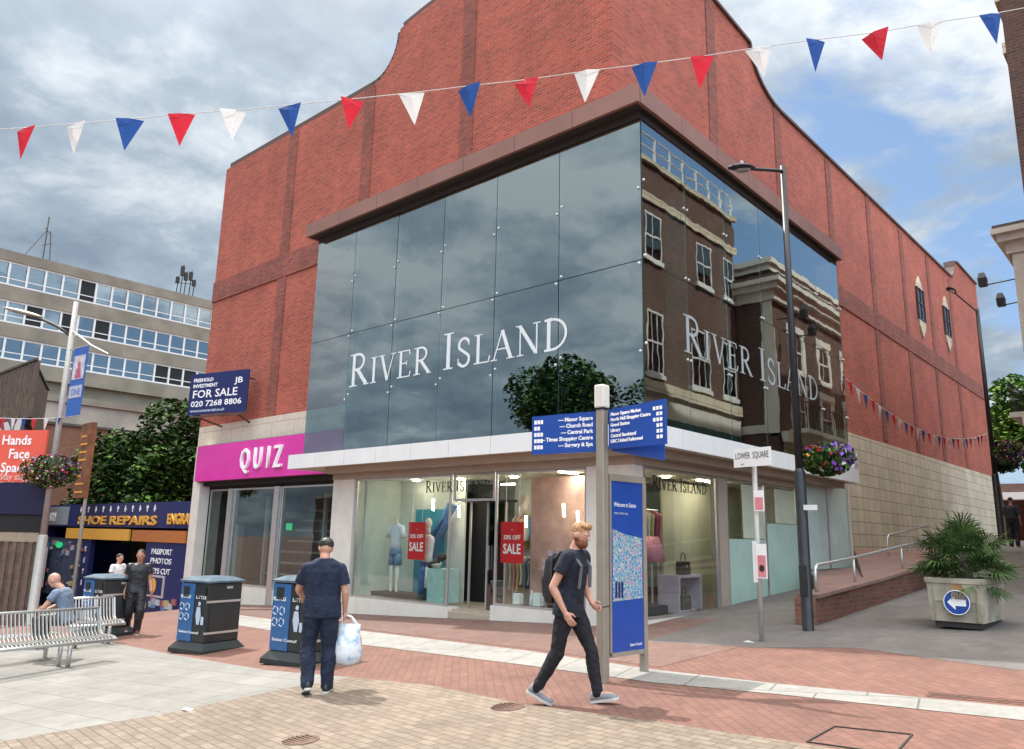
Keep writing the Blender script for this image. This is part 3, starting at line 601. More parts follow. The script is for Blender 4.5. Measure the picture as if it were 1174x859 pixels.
# ------------------------------------------------------------------ brick ramp with handrail on the lane side
rw = empty('ramp_wall', (-4.8, 12.7, .3), 0, 'low dark red brick ramp wall with pink paved top beside the store', 'ramp')
pts = [(12.68, .84), (15.99, 1.02), (19.0, 1.22), (26.0, 1.62)]
m = MB(); m.prism([(-4.8, 12.68, 0)]+[(-4.8, y, z) for y, z in pts]+[(-4.8, 26, .5)], (-.3, 0, 0)); m.build('side_wall', m_rampbrick, rw, True)
m = MB(); m.box((-5.14, 12.66, 0), (-4.805, 12.679, .835)); m.build('end_wall', m_rampbrick_lit, rw, True)
m = MB()
for a, b in zip(pts, pts[1:]): m.prism([(-5.1, a[0], a[1]-.03), (-5.1, b[0], b[1]-.03), (-5.1, b[0], -.1), (-5.1, a[0], -.1)], (-.48, 0, 0))
m.prism([(-5.58, 13.6, .0), (-5.58, 19, 1.18), (-5.58, 26, 1.58), (-5.58, 26, .2)], (-2.9, 0, 0)) if False else None
m.prism([(-5.58, 12.9, 0), (-5.58, 26, 0), (-8.5, 26, 0), (-7.3, 22.5, 0), (-7.38, 19.25, 0)], (0, 0, .001)) if False else None
vs = [(-5.1, 12.9, .82), (-5.1, 15.99, .99), (-5.1, 19.0, 1.19), (-5.1, 26, 1.59), (-8.54, 26, 1.55), (-8.54, 22.5, 1.3), (-7.38, 22.5, 1.1), (-7.38, 19.3, .98), (-6.02, 16.0, .94), (-5.14, 13.6, .84), (-5.12, 12.9, .82)]
m2 = MB(); m2.prism([(x, y, z) for x, y, z in vs], (0, 0, -1.2)); m2.build('ramp_surface', m_ramptop, rw, True)

m = MB()
for a, b in zip(pts, pts[1:]): m.bar((-4.93, a[0], a[1]+.02), (-4.93, b[0], b[1]+.02), .34, .055)
m.build('coping', m_ramptop, rw, True)
hr = empty('handrail', (-4.95, 13.2, .8), 0, 'white painted tubular handrail standing on the brick ramp wall', 'handrail')
m = MB(); m.tube([(-4.95, 13.12, .85), (-4.95, 13.12, 1.26), (-4.95, 13.2, 1.33), (-4.95, 15, 1.44), (-4.95, 18, 1.66), (-4.95, 21, 1.86)], .026, 10); m.build('rail', m_steel, hr, True, smooth=True)
for y, z in ((15, 1.44), (18, 1.66), (21, 1.86)):
    MB().tube([(-4.95, y, z-.5), (-4.95, y, z)], .022, 10).build('post', m_steel, hr, True, smooth=True)
hr2 = empty('handrail', (-6.9, 19, 1.0), 0, 'second white tubular handrail further up the ramp, nearer the block wall', 'handrail')
m = MB(); m.tube([(-6.6, 22.8, 1.2), (-6.6, 22.8, 1.85), (-6.6, 22.95, 1.95), (-6.6, 27, 2.3)], .026, 10); m.build('rail', m_steel, hr2, True, smooth=True)
for y, z in ((24.8, 2.1), (26.9, 2.29)): MB().tube([(-6.6, y, z-.75), (-6.6, y, z)], .022, 10).build('post', m_steel, hr2, True)
# ------------------------------------------------------------------ things in the shop windows
m_mann = M('pale_mannequin', (.62, .60, .56), .4); m_denim = M('denim_blue', (.07, .16, .36), .9, var=.25, sc=20); m_denimL = M('pale_denim', (.16, .27, .40), .9, var=.25, sc=20)
def banner(loc, w_, h_, face, label):
    o = empty('sale_banner', loc, 0, label, 'banner', 'red sale banners in the shop windows')
    x, y, z = loc; MB().box((x-w_/2, y, z-h_/2), (x+w_/2, y+.012, z+h_/2)).build('banner_panel', m_red, o, True)
    txt('lettering', '-', .12, (x, y-.004, z+h_*.27), XX, UP, m_wtext, o, .001, 'CENTER'); txt('lettering', '50% OFF', .12, (x, y-.004, z+h_*.07), XX, UP, m_wtext, o, .001, 'CENTER', .002)
    txt('lettering', 'SALE', .27, (x, y-.004, z-h_*.27), XX, UP, m_wtext, o, .001, 'CENTER', .005, .82)
    m = MB()
    for d in (-.3, .3): m.tube([(x+d*w_, y+.005, z+h_/2), (x+d*w_, y+.005, 2.95)], .004, 6)
    m.build('hanging_wire', m_alu, o, True)
banner((-13.3, 11.8, 1.56), .56, .82, 0, 'red SALE banner in the left display window beside the blue jeans')
banner((-10.38, 11.72, 1.58), .60, .80, 0, 'red SALE banner just right of the entrance doors')
def torso_form(m, x, y, z, s=1.0):
    m.loft([[V((x+a*math.cos(t*PI/6)*s, y+b*math.sin(t*PI/6)*s, z+h*s)) for t in range(12)] for a, b, h in ((.16, .10, 0), (.14, .095, .15), (.17, .11, .33), (.2, .1, .48), (.17, .08, .55), (.06, .05, .6))])
mq = empty('mannequin', (-14.35, 12.1, .3), 0, 'mannequin in pale tee shirt and denim shorts at the left of the display window', 'mannequin')
m = MB(); torso_form(m, -14.35, 12.1, 1.35); 
for s in (-1, 1): m.tube([(-14.35+.17*s, 12.1, 1.87), (-14.35+.27*s, 12.1, 1.62)], [.075, .07], 10)
m.build('shirt', M('pale_blue_cloth', (.62, .68, .74), .85), mq, True, smooth=True)
m = MB(); m.tube([(-14.35, 12.1, 1.95), (-14.35, 12.1, 2.06)], .05, 10); m.build('neck', m_mann, mq, True)
m = MB(); m.loft([[V((-14.35+a*math.cos(t*PI/6), 12.1+b*math.sin(t*PI/6), h)) for t in range(12)] for a, b, h in ((.17, .11, 1.38), (.18, .12, 1.22))])
for s in (-1, 1): m.tube([(-14.35+.09*s, 12.1, 1.25), (-14.35+.11*s, 12.1, 1.0)], .09, 10)
m.build('shorts', m_denimL, mq, True, smooth=True)
for s in (-1, 1): MB().tube([(-14.35+.1*s, 12.1, 1.0), (-14.35+.1*s, 12.1, .65), (-14.35+.1*s, 12.1, .36), (-14.35+.1*s, 12.0, .31)], [.06, .05, .035, .04], 10).build('leg', m_mann, mq, True, smooth=True)
mj = empty('mannequin', (-13.2, 12.1, .3), 0, 'mannequin in dark blue jeans standing behind the left red banner', 'mannequin')
m = MB()
for s in (-1, 1): m.tube([(-13.25+.1*s, 12.1, 1.1), (-13.25+.11*s, 12.1, .7), (-13.25+.14*s, 12.1, .32)], [.1, .085, .075], 10)
m.build('jeans', m_denim, mj, True, smooth=True)
m = MB(); torso_form(m, -13.25, 12.1, 1.1); m.build('shirt', m_flw, mj, True, smooth=True)
m = MB(); m.tube([(-13.25, 12.1, 1.7), (-13.25, 12.1, 1.85)], .05, 10); m.ball((-13.25, 12.1, 1.95), (.08, .09, .12)); m.build('head', m_mann, mj, True, smooth=True)
dj = MB(); dj.loft([[V((-14.1+.9*t, 12.75, 1.2+1.15*t))+V((dx, 0, dz)) for dx, dz in ((-.12, .02), (-.02, -.14), (.16, .02), (.02, .14))] for t in (0, .4, .75, 1)]) if False else dj.tube([(-14.1, 12.78, 1.15), (-13.75, 12.7, 1.65), (-13.4, 12.74, 2.05), (-13.2, 12.78, 2.4)], [.09, .12, .13, .16], 10, True, .45); dj.tube([(-13.85, 12.74, 1.05), (-13.6, 12.7, 1.55), (-13.3, 12.74, 2.0)], [.08, .1, .12], 10, True, .45)
tag(dj.build('hanging_jeans', m_denim, None), 'dark blue jeans slung diagonally in front of the turquoise panel', 'jeans')
bb = MB(); bb.box((-14.75, 11.75, .3), (-13.0, 12.35, .40)); tag(bb.build('display_plinth', M('dark_plinth', (.05, .05, .05), .6), None, bevel=.01), 'long low dark plinth under the mannequins in the left display window', 'plinth')
bx = MB(); bx.box((-12.95, 11.85, .26), (-12.45, 12.35, .98)); tag(bx.build('display_box', M('pale_aqua_box', (.33, .52, .50), .6), None, bevel=.01), 'pale aqua display box in front of the turquoise panel', 'display box')
cm = empty('mannequin', (-12.85, 11.95, .98), 0, 'small dark haired mannequin in white bending over the aqua display box', 'mannequin')
m = MB(); m.tube([(-13.05, 12.0, .55), (-13.0, 12.0, .95), (-12.75, 12.0, 1.1)], [.11, .13, .08], 12); m.build('shirt', m_flw, cm, True, smooth=True)
m = MB(); m.tube([(-12.95, 11.9, 1.02), (-12.78, 11.9, 1.1), (-12.66, 11.9, 1.14)], [.06, .07, .05], 10); m.ball((-12.56, 11.9, 1.22), (.1, .1, .09)); m.build('hair', m_blk, cm, True, smooth=True)
m = MB(); m.tube([(-12.8, 11.85, 1.05), (-12.55, 11.82, 1.07)], .03, 8); m.build('arm', m_mann, cm, True, smooth=True)
# table with cloth, bottles, handbag stand
def dtable(x, y, w_, d_, h, mat, label, z0=.36):
    o = empty('display_table', (x, y, z0), 0, label, 'table')
    MB().box((x-w_/2, y-d_/2, z0+h-.04), (x+w_/2, y+d_/2, z0+h)).build('tabletop', mat, o, True, bevel=.006)
    for a in (-1, 1):
        for b in (-1, 1): MB().box((x+a*w_*.44-.025, y+b*d_*.42-.025, z0), (x+a*w_*.44+.025, y+b*d_*.42+.025, z0+h-.04)).build('leg', mat, o, True)
    return o
m_lil = M('lilac_paint', (.52, .42, .50), .5)
dtable(-9.55, 12.35, .7, .5, .78, m_lil, 'small lilac table with draped garments right of the entrance')
m = MB()
for k in range(7):
    a = -9.85+.1*k; h = random.uniform(.35, .85)
    m.loft([[V((a+dx, 12.1+dy, z)) for dx, dy in ((-.05, 0), (0, -.03), (.06, .01), (0, .04))] for z in (1.16-h, 1.0, 1.19+random.uniform(0, .3))])
tag(m.build('draped_garment', M('floral_pink_cloth', (.58, .42, .50), .8, var=.5, sc=22), None), 'floral pink garments draped over the small lilac table', 'clothes')
for i, (x, h, mt, lb) in enumerate(((-10.35, .2, m_white, 'small white box on the window floor nearest the red banner'), (-10.0, .28, m_frost2, 'greenish bottle between white boxes on the window floor'), (-9.83, .24, m_white, 'narrow white carton right of the greenish bottle on the window floor'))):
    if i == 1: q = MB().tube([(x, 11.9, .40), (x, 11.9, .40+h*.6), (x, 11.9, .4+h*.75), (x, 11.9, .4+h)], [.045, .045, .018, .018], 12).build('perfume_bottle', mt, None, smooth=True); tag(q, lb, 'bottle')
    else: q = MB().box((x-.08, 11.83, .40), (x+.08, 11.97, .40+h)).build('gift_box', mt, None, bevel=.006); tag(q, lb, 'box')
st = empty('display_stand', (-7.9, 13.95, .33), 0, 'open lilac cube stand under the black handbag in the side window', 'display stand')
m = MB(); m.box((-8.15, 13.5, .33), (-7.7, 13.54, .98)); m.box((-8.15, 14.36, .33), (-7.7, 14.4, .98)); m.box((-8.15, 13.5, .98), (-7.7, 14.4, 1.03)); m.box((-8.15, 13.54, .33), (-7.7, 14.36, .37)); m.build('frame', m_lil, st, True)
def bag(x, y, z, w_, h, mat, label, rz=PI/2):
    o = empty('handbag', (x, y, z), rz, label, 'handbag')
    MB().loft([[V((a*w_/2*t, b*.07, h*k)) for a, b in ((-1, -1), (1, -1), (1, 1), (-1, 1))] for t, k in ((1, 0), (1.02, .3), (.88, .95), (.84, 1))]).build('bag_body', mat, o, bevel=.015)
    MB().tube([(w_*.25*math.cos(R(a)), 0, h+.16*math.sin(R(a))) for a in range(0, 181, 15)], .009, 8).build('handle', mat, o, smooth=True)
    MB().box((-.02, -.085, h*.55), (.02, -.07, h*.72)).build('clasp', m_alu, o)
bag(-7.85, 13.95, 1.03, .36, .26, m_blk, 'black handbag with silver clasp on top of the lilac cube stand')
bag(-7.85, 13.95, .37, .34, .28, M('brown_leather', (.10, .07, .05), .5), 'brown handbag inside the lilac cube stand')
hb = MB(); hb.box((-8.1, 12.0, .34), (-7.75, 13.2, .50)); tag(hb.build('folded_clothes', M('dark_clothes', (.02, .018, .025), .9, bump=.5, bsc=15), None, bevel=.03), 'heap of dark folded clothes on the floor of the side window', 'clothes')
sh = empty('side_mannequin', (-8.1, 12.5, .5), 0, 'mannequin bust in black top and pink skirt on a stand in the side window', 'mannequin')
m = MB(); torso_form(m, -8.1, 12.75, 1.45, .85); m.build('top', m_blk, sh, True, smooth=True)
m = MB(); m.loft([[V((-8.1+a*math.cos(t*PI/8), 13.2+a*math.sin(t*PI/8), h)) for t in range(16)] for a, h in ((.14, 1.75), (.22, 1.5), (.27, 1.28))]); m.build('skirt', M('dusty_pink_cloth', (.55, .2, .25), .8), sh, True, smooth=True)
m = MB(); m.tube([(-8.1, 12.75, .5), (-8.1, 12.75, 1.5)], .02, 8); m.tube([(-8.1, 13.2, .5), (-8.1, 13.2, 1.4)], .02, 8); m.build('stand_pole', m_alu, sh, True)
gr = empty('clothes_rail', (-8.5, 14, .33), 0, 'rail of mixed garments hanging behind the side window', 'clothes rail')
m = MB(); m.tube([(-8.75, 12.6, 2.3), (-8.75, 14.5, 2.3)], .015, 8); 
for y in (12.6, 14.5): m.tube([(-8.75, y, .35), (-8.75, y, 2.3)], .015, 8)
m.build('rail', m_alu, gr, True)
for k in range(12):
    y = 12.7+.15*k; c = random.choice(((.5, .15, .2), (.6, .55, .5), (.12, .3, .28), (.05, .05, .06), (.45, .4, .2), (.3, .05, .1)))
    MB().loft([[V((-8.75+dx*s, y+dy, z)) for dx, dy in ((-.2, -.02), (.2, -.02), (.2, .03), (-.2, .03))] for s, z in ((.15, 2.28), (1, 2.18), (.85, 1.8), (1.0, 1.55-.3*random.random()))]).build('garment', M('garment_%d' % k, c, .85), gr, True)
# ------------------------------------------------------------------ finger post and map board
fp = empty('finger_post', (-5.3, 7.56, .1), 0, 'tall taupe direction post with blue finger panels left and right of its top', 'signpost')
MB().box((-5.35, 7.505, .1), (-5.24, 7.615, 3.2)).build('post', m_taupe, fp, True, bevel=.012)
MB().box((-5.365, 7.49, 3.215), (-5.225, 7.63, 3.50)).build('post_cap', m_bound, fp, True, bevel=.02)
box('post_collar', (-5.365, 7.495, 3.2), (-5.225, 7.625, 3.215), m_black, fp)
def finger(c0, c1, z0a, z1a, z0b, z1b, lines, align_right, par):
    """panel between plan points c0 and c1 (left to right as seen), lines of text"""
    c0, c1 = V((*c0, 0)), V((*c1, 0)); d = (c1-c0); L_ = d.length; d.normalize(); n = d.cross(UP)
    m = MB(); 
    q = [c0+UP*z0a, c1+UP*z0b, c1+UP*z1b, c0+UP*z1a]; m.prism([p+n*.0 for p in q], -n*.03)
    o = m.build('sign_panel', m_blue, par, True)
    top = min(z1a, z1b)-.035; bot = max(z0a, z0b)+.05; k = len(lines); rowh = (top-bot)/k
    for i, (s, sym) in enumerate(lines):
        z = top-rowh*(i+1)+rowh*.30; sz = rowh*.86
        if align_right: txt('lettering', s, sz, c1-d*.035+UP*z+n*.002, d, UP, m_wtext, o, .001, 'RIGHT', .0022)
        else: txt('lettering', s, sz, c0+d*.035+UP*z+n*.002, d, UP, m_wtext, o, .001, 'LEFT', .0022)
        m = MB()
        for j in range(sym):
            u = (.035+.045*j) if align_right else (L_-.075-.05*j); a = c0+d*u+UP*(z-.012)+n*.001
            m.prism([a, a+d*.036, a+d*.036+UP*rowh*.62, a+UP*rowh*.62], n*.003)
        m.build('symbol', m_wtext, o, True)
    return o
fd = V((.985, .17, 0)).normalized()
finger((-6.27, 7.42), (-5.39, 7.56), 2.70, 3.18, 2.70, 3.19, [('— Manor Square', 3), ('— Church Road', 2), ('— Central Park', 3), ('— Times Shopping Centre', 3), ('— Surgery & Spa', 3)], True, fp)
finger((-5.20, 7.56), (-4.33, 7.38), 2.72, 3.19, 2.71, 3.21, [('Manor Square Market', 3), ('North Mall Shopping Centre', 2), ('Grand Station', 3), ('Library', 2), ('Central Bandstand', 2), ('URC United Reformed', 2)], False, fp)
MB().prism([(-5.2, 7.64, 2.70), (-4.62, 7.86, 2.58), (-4.62, 7.86, 3.1), (-5.2, 7.64, 3.15)], (.01, -.03, 0)).build('sign_panel', m_blue, fp, True)
mp = empty('map_board', (-5.17, 7.95, .12), 0, 'upright blue town map board beside the direction post', 'map board')
# board runs from the post away from camera
A0, A1 = V((-5.24, 7.66, 0)), V((-5.19, 8.28, 0)); d = (A1-A0).normalized(); n = d.cross(UP)
def mpan(u0, u1, z0, z1, off, th, mat, name='board', par=mp):
    a = A0+d*u0+n*off; b = A0+d*u1+n*off; return MB().prism([a+UP*z0, b+UP*z0, b+UP*z1, a+UP*z1], n*th).build(name, mat, par, True)
bd = mpan(.0, .60, .42, 2.36, 0, -.06, m_blue)
mpan(-.03, .66, 2.36, 2.44, .01, -.08, m_taupe, 'top_frame'); mpan(.60, .67, .12, 2.36, .01, -.08, m_taupe, 'side_post'); mpan(-.03, .0, .42, 2.36, .005, -.07, m_taupe, 'side_frame'); mpan(0, .6, .37, .42, .005, -.07, m_taupe, 'bottom_frame')
def mapmat():
    t = MT('printed_town_map'); v = t.co(None, 0, (1, 1, 1)); vo = t.n('ShaderNodeTexVoronoi', feature='DISTANCE_TO_EDGE'); vo.inputs['Scale'].default_value = 22; t.l(v, vo.inputs[0])
    vc = t.n('ShaderNodeTexVoronoi'); vc.inputs['Scale'].default_value = 22; t.l(v, vc.inputs[0])
    r = t.n('ShaderNodeValToRGB'); t.l(vc.outputs['Color'], r.inputs[0]); e = r.color_ramp.elements; r.color_ramp.interpolation = 'CONSTANT'
    e[0].color = (.10, .26, .42, 1); e[1].position = .45; e[1].color = (.17, .32, .36, 1); q = e.new(.6); q.color = (.34, .26, .38, 1); q = e.new(.75); q.color = (.12, .28, .44, 1)
    mx = t.n('ShaderNodeMix', data_type='RGBA'); st = t.n('ShaderNodeMath', operation='LESS_THAN'); st.inputs[1].default_value = .05; t.l(vo.outputs['Distance'], st.inputs[0])
    t.l(st.outputs[0], mx.inputs[0]); t.l(r.outputs[0], mx.inputs[6]); mx.inputs[7].default_value = (.55, .6, .55, 1); t.l(mx.outputs[2], t.b.inputs['Base Color']); t.b.inputs['Roughness'].default_value = .25; return t.m
mo = MB(); a = A0+d*.02+n*.002; b = A0+d*.58+n*.002
mo.prism([a+UP*.98, b+UP*1.0, b+UP*1.70, a+d*.25+UP*1.74, a+UP*1.80], n*.002); mo.build('town_map', mapmat(), bd, True)
mpan(.03, .57, 1.72, 1.80, .003, .001, m_blue, 'map_edge', bd)
txt('lettering', 'Welcome to Sutton', .075, A0+d*.05+n*.003+UP*2.06, d, UP, m_wtext, bd, .001, maxw=.42); txt('lettering', 'town centre map', .05, A0+d*.05+n*.003+UP*1.97, d, UP, m_gtext, bd, .001, maxw=.26)
m = MB()
for i in range(3): m.prism([p+n*.005 for p in (A0+d*(.06+.055*i)+UP*1.02, A0+d*(.10+.055*i)+UP*1.02, A0+d*(.10+.055*i)+UP*1.20, A0+d*(.06+.055*i)+UP*1.20)], n*.001)
m.build('key_panel', m_navy, bd, True)
txt('lettering', 'Sutton Council', .045, A0+d*.33+n*.003+UP*.47, d, UP, m_wtext, bd, .001, maxw=.22)
# ------------------------------------------------------------------ lamp posts
def lamp(loc, H, armdir, label, mat, wide=.095, thick_h=1.75, base=True, col=True, arm=1.6, rise=.35, L2=None):
    o = empty('street_lamp', loc, 0, label, 'street lamp', 'street lamps'); x, y, z = loc; ad = V((*armdir, 0)).normalized()
    if col: MB().tube([(x, y, z), (x, y, z+.02), (x, y, z+thick_h), (x, y, z+thick_h+.06)], [wide*1.15, wide, wide, wide*.7], 16).build('base_column', mat, o, True, smooth=True)
    MB().tube([(x, y, z+(thick_h if col else 0)), (x, y, z+H)], [wide*.72, wide*.55], 14).build('pole', mat, o, True, smooth=True)
    def arm_(ad, a_, r_):
        p0 = V((x, y, z+H-.12)); p1 = p0+ad*a_+UP*r_
        MB().tube([p0-ad*.02, p0+ad*.1, p1], [.03, .028, .025], 10).build('arm', mat, o, True, smooth=True)
        q = (p1-p0).normalized(); s = q.cross(UP).normalized(); up = s.cross(q)
        hd = MB(); rings = []
        for t, ww, hh in ((-.08, .04, .04), (.05, .10, .05), (.3, .14, .06), (.55, .12, .045), (.68, .05, .02)):
            c = p1+q*t; rings.append([c+s*ww*math.cos(k*PI/6)+up*hh*(math.sin(k*PI/6) if math.sin(k*PI/6) > 0 else .4*math.sin(k*PI/6)) for k in range(12)])
        hd.loft(rings); l = hd.build('lamp_head', mat, o, True, smooth=True)
        c = p1+q*.3-up*.03; m = MB(); m.loft([[c+s*.1*k*math.cos(a*PI/6)+q*.2*k*math.sin(a*PI/6)-up*h_ for a in range(12)] for k, h_ in ((1, 0), (.7, .03))]); m.build('diffuser', m_alu, l, True)
        m = MB().tube([c+up*.08, c+up*.14], .03, 8); m.build('photocell', m_frame, l, True)
    if arm: arm_(ad, arm, rise)
    if L2: arm_(-ad, L2[0], L2[1])
    return o
def flowers(name, c, rx, rz, n, label, parent=None, seed=1):
    rnd = random.Random(seed); o = empty(name, c, 0, label, 'hanging basket', 'hanging flower baskets')
    MB().loft([[V((c[0]+r*math.cos(k*PI/8), c[1]+r*math.sin(k*PI/8), c[2]+h)) for k in range(16)] for r, h in ((rx*.25, -.22), (rx*.5, -.15), (rx*.62, 0))]).build('basket', m_soff, o, True)
    parts = [('foliage', m_leafd, n*2, .035), ('foliage', m_leafm, n, .035)]+[('petals', f, int(n*k), .028) for f, k in zip(m_flows, (.75, .35, .4, .25, .08))]
    for j, (nm, mt, cnt, sz) in enumerate(parts):
        m = MB(); off = V((rnd.uniform(-.3, .3)*rx, rnd.uniform(-.3, .3)*rx, rnd.uniform(0, .2)*rz)) if nm == 'petals' else V((0, 0, 0))
        for i in range(cnt):
            v = V((rnd.gauss(0, 1), rnd.gauss(0, 1), rnd.gauss(0, 1))).normalized(); rr = rnd.uniform(.72, 1.08)
            p = V(c)+V((v.x*rx*rr, v.y*rx*rr, v.z*rz*rr*(1 if v.z > 0 else 1.1)))+off*.6
            a = V((rnd.uniform(-1, 1), rnd.uniform(-1, 1), rnd.uniform(-1, 1))).normalized(); b = a.cross(v).normalized(); a = b.cross(v).normalized()*.7+v*.5
            s = sz*rnd.uniform(.6, 1.3); m.quad([p-a*s-b*s, p+a*s-b*s, p+a*s+b*s, p-a*s+b*s])
        m.build(nm, mt, o, True, recalc=False)
    return o
nl = lamp((-4.72, 12.1, .32), 7.65, (-.05, -1), 'tall black street lamp with flower basket before the right face of the store', m_black, .085, 2.45, arm=1.15, rise=-.36)
box('access_door', (-4.78, 12.005, .9), (-4.66, 12.02, 1.35), m_bin, nl)
m = MB(); m.tube([(-4.72, 12.1, 2.95), (-4.0, 12.3, 2.95)], .02, 8); m.build('basket_bracket', m_black, nl, True)
flowers('flower_basket', (-4.42, 12.45, 3.0), .38, .23, 520, 'round basket of purple, pink and white flowers on the tall black lamp post', seed=3)
box('small_sign', (-4.66, 12.02, 2.18), (-4.45, 12.03, 2.26), m_frame, nl)
fl = lamp((-5.9, 34.3, 1.75), 9.2, (-.1, -1), 'distant black street lamp at the far end of the brick side wall', m_black, .12, 2.6, arm=2.5, rise=.2)
flowers('flower_basket', (-5.4, 34.3, 5.2), .55, .45, 120, 'distant dark flower basket on the far black lamp post', seed=5)
ll = lamp((-29.0, 9.3, gz(-29, 9.3)), 10.9, (-.96, -.28), 'pale grey street lamp with banner and flower basket on the left side', m_pole, .15, 2.8, arm=0)
# long curved arms of the left lamp
m = MB(); m.tube([(-29.15, 9.3, 8.3), (-29.9, 9.1, 8.7), (-31.5, 8.8, 9.3), (-33.2, 8.5, 9.75)], [.05, .05, .06, .05], 10); m.build('arm', m_soff, ll, True, smooth=True)
m = MB(); rings = []
p0, p1 = V((-31.0, 8.9, 9.2)), V((-34.0, 8.3, 10.0)); q = (p1-p0).normalized(); s = q.cross(UP).normalized()
for t, ww, hh in ((0, .03, .03), (.6, .14, .07), (1.6, .2, .09), (2.6, .14, .06), (3.0, .03, .02)):
    c = p0+q*t; rings.append([c+s*ww*math.cos(k*PI/6)+UP*hh*math.sin(k*PI/6) for k in range(12)])
m.loft(rings); m.build('lamp_head', m_taupe, ll, True, smooth=True)
m = MB(); m.tube([(-29.0, 9.3, 8.45), (-27.6, 9.5, 7.75), (-26.6, 9.7, 7.35)], [.03, .02, .015], 8); m.build('banner_arm', m_frame, ll, True)
bn = empty('lamp_banner', (-28.0, 9.4, 5.6), 0, 'blue vertical banner with pale portrait square hanging from the left lamp post', 'banner')
B0 = V((-28.62, 9.35, 0)); bd_ = V((.99, .12, 0)).normalized(); bn_ = bd_.cross(UP)
def bq(u0, u1, z0, z1, off, mat, nm, th=.01): a = B0+bd_*u0+bn_*off; b = B0+bd_*u1+bn_*off; return MB().prism([a+UP*z0, b+UP*z0, b+UP*z1, a+UP*z1], bn_*th).build(nm, mat, bn, True)
bq(0, .95, 5.35, 7.75, 0, M('banner_blue', (.03, .12, .42), .6), 'cloth', .02)
bq(.1, .86, 6.62, 7.45, .022, M('banner_pale', (.55, .52, .55), .6, var=.3, sc=4), 'printed_square')
m = MB(); 
a = B0+bd_*.5+bn_*.034
m.prism([a-bd_*.2+UP*6.66, a+bd_*.22+UP*6.66, a+bd_*.12+UP*7.0, a-bd_*.12+UP*7.0], bn_*.004); m.prism([a+bd_*.1*math.cos(k*PI/6)+UP*(7.12+.12*math.sin(k*PI/6)) for k in range(12)], bn_*.004); m.build('printed_figure', M('banner_rose', (.42, .12, .18), .6), bn, True)
bq(.06, .88, 5.98, 6.4, .022, M('banner_grey', (.42, .46, .56), .6), 'printed_square')
txt('lettering', 'ONE', .3, B0+bd_*.18+bn_*.034+UP*6.08, bd_, UP, M('banner_blue2', (.03, .12, .42), .6), bn, .002)
m = MB(); m.tube([(-28.95, 9.3, 5.35), (-27.65, 9.45, 5.35)], .015, 6); m.tube([(-28.95, 9.3, 7.75), (-27.65, 9.45, 7.75)], .015, 6); m.build('bracket', m_pole, bn, True)
flowers('flower_basket', (-28.9, 9.2, 3.55), .85, .5, 520, 'basket of red, purple and white flowers on the pale grey lamp post', seed=9)
# ------------------------------------------------------------------ street name post
sp = empty('street_name_sign', (-4.92, 10.9, .28), 0, 'white street name plate on thin grey post between map board and black lamp', 'street sign')
sx, sy = -4.92, 10.9
MB().tube([(sx, sy, .2), (sx, sy, 2.78)], .036, 12).build('post', m_pole, sp, True, smooth=True)
MB().box((sx-.21, sy-.14, .27), (sx+.17, sy+.14, .31)).build('base_plate', m_frame, sp, True)
q0, q1 = V((-5.21, 10.84, 0)), V((-4.58, 10.70, 0)); qd = (q1-q0).normalized(); qn = qd.cross(UP)
pl = MB().prism([q0+UP*2.76, q1+UP*2.76, q1+UP*3.03, q0+UP*3.03], -qn*.02).build('name_plate', m_white, sp, True)
txt('lettering', 'LOWER', .135, q0+qd*.03+qn*.002+UP*2.88, qd, UP, m_blk, pl, .001, maxw=.26); txt('lettering', 'SQUARE', .135, q0+qd*.34+qn*.002+UP*2.88, qd, UP, m_blk, pl, .001, maxw=.27)
box('underline', (-5.08, 10.80, 2.80), (-4.92, 10.806, 2.808), m_soff, pl)
for z0, z1, nm in ((2.12, 2.42, 'notice'), (1.18, 1.66, 'notice')):
    o = MB().box((sx+.0, sy-.06, z0), (sx+.15, sy-.045, z1)).build('notice_plate', m_white, sp, True)
    m = MB(); m.box((sx+.015, sy-.064, z0+.02), (sx+.135, sy-.0605, z1-.16 if z0 < 2 else z1-.10)); m.build('red_panel', M('faded_red', (.62, .22, .24), .5), o, True)
m = MB(); m.prism([(sx+.075+.04*math.cos(k*PI/6), sy-.066, 1.32+.05*math.sin(k*PI/6)) for k in range(12)], (0, .004, 0)); m.build('symbol', m_blk, sp, True)
MB().box((sx-.06, sy-.05, 1.12), (sx+.0, sy-.03, 1.7)).build('clip_frame', m_frame, sp, True)
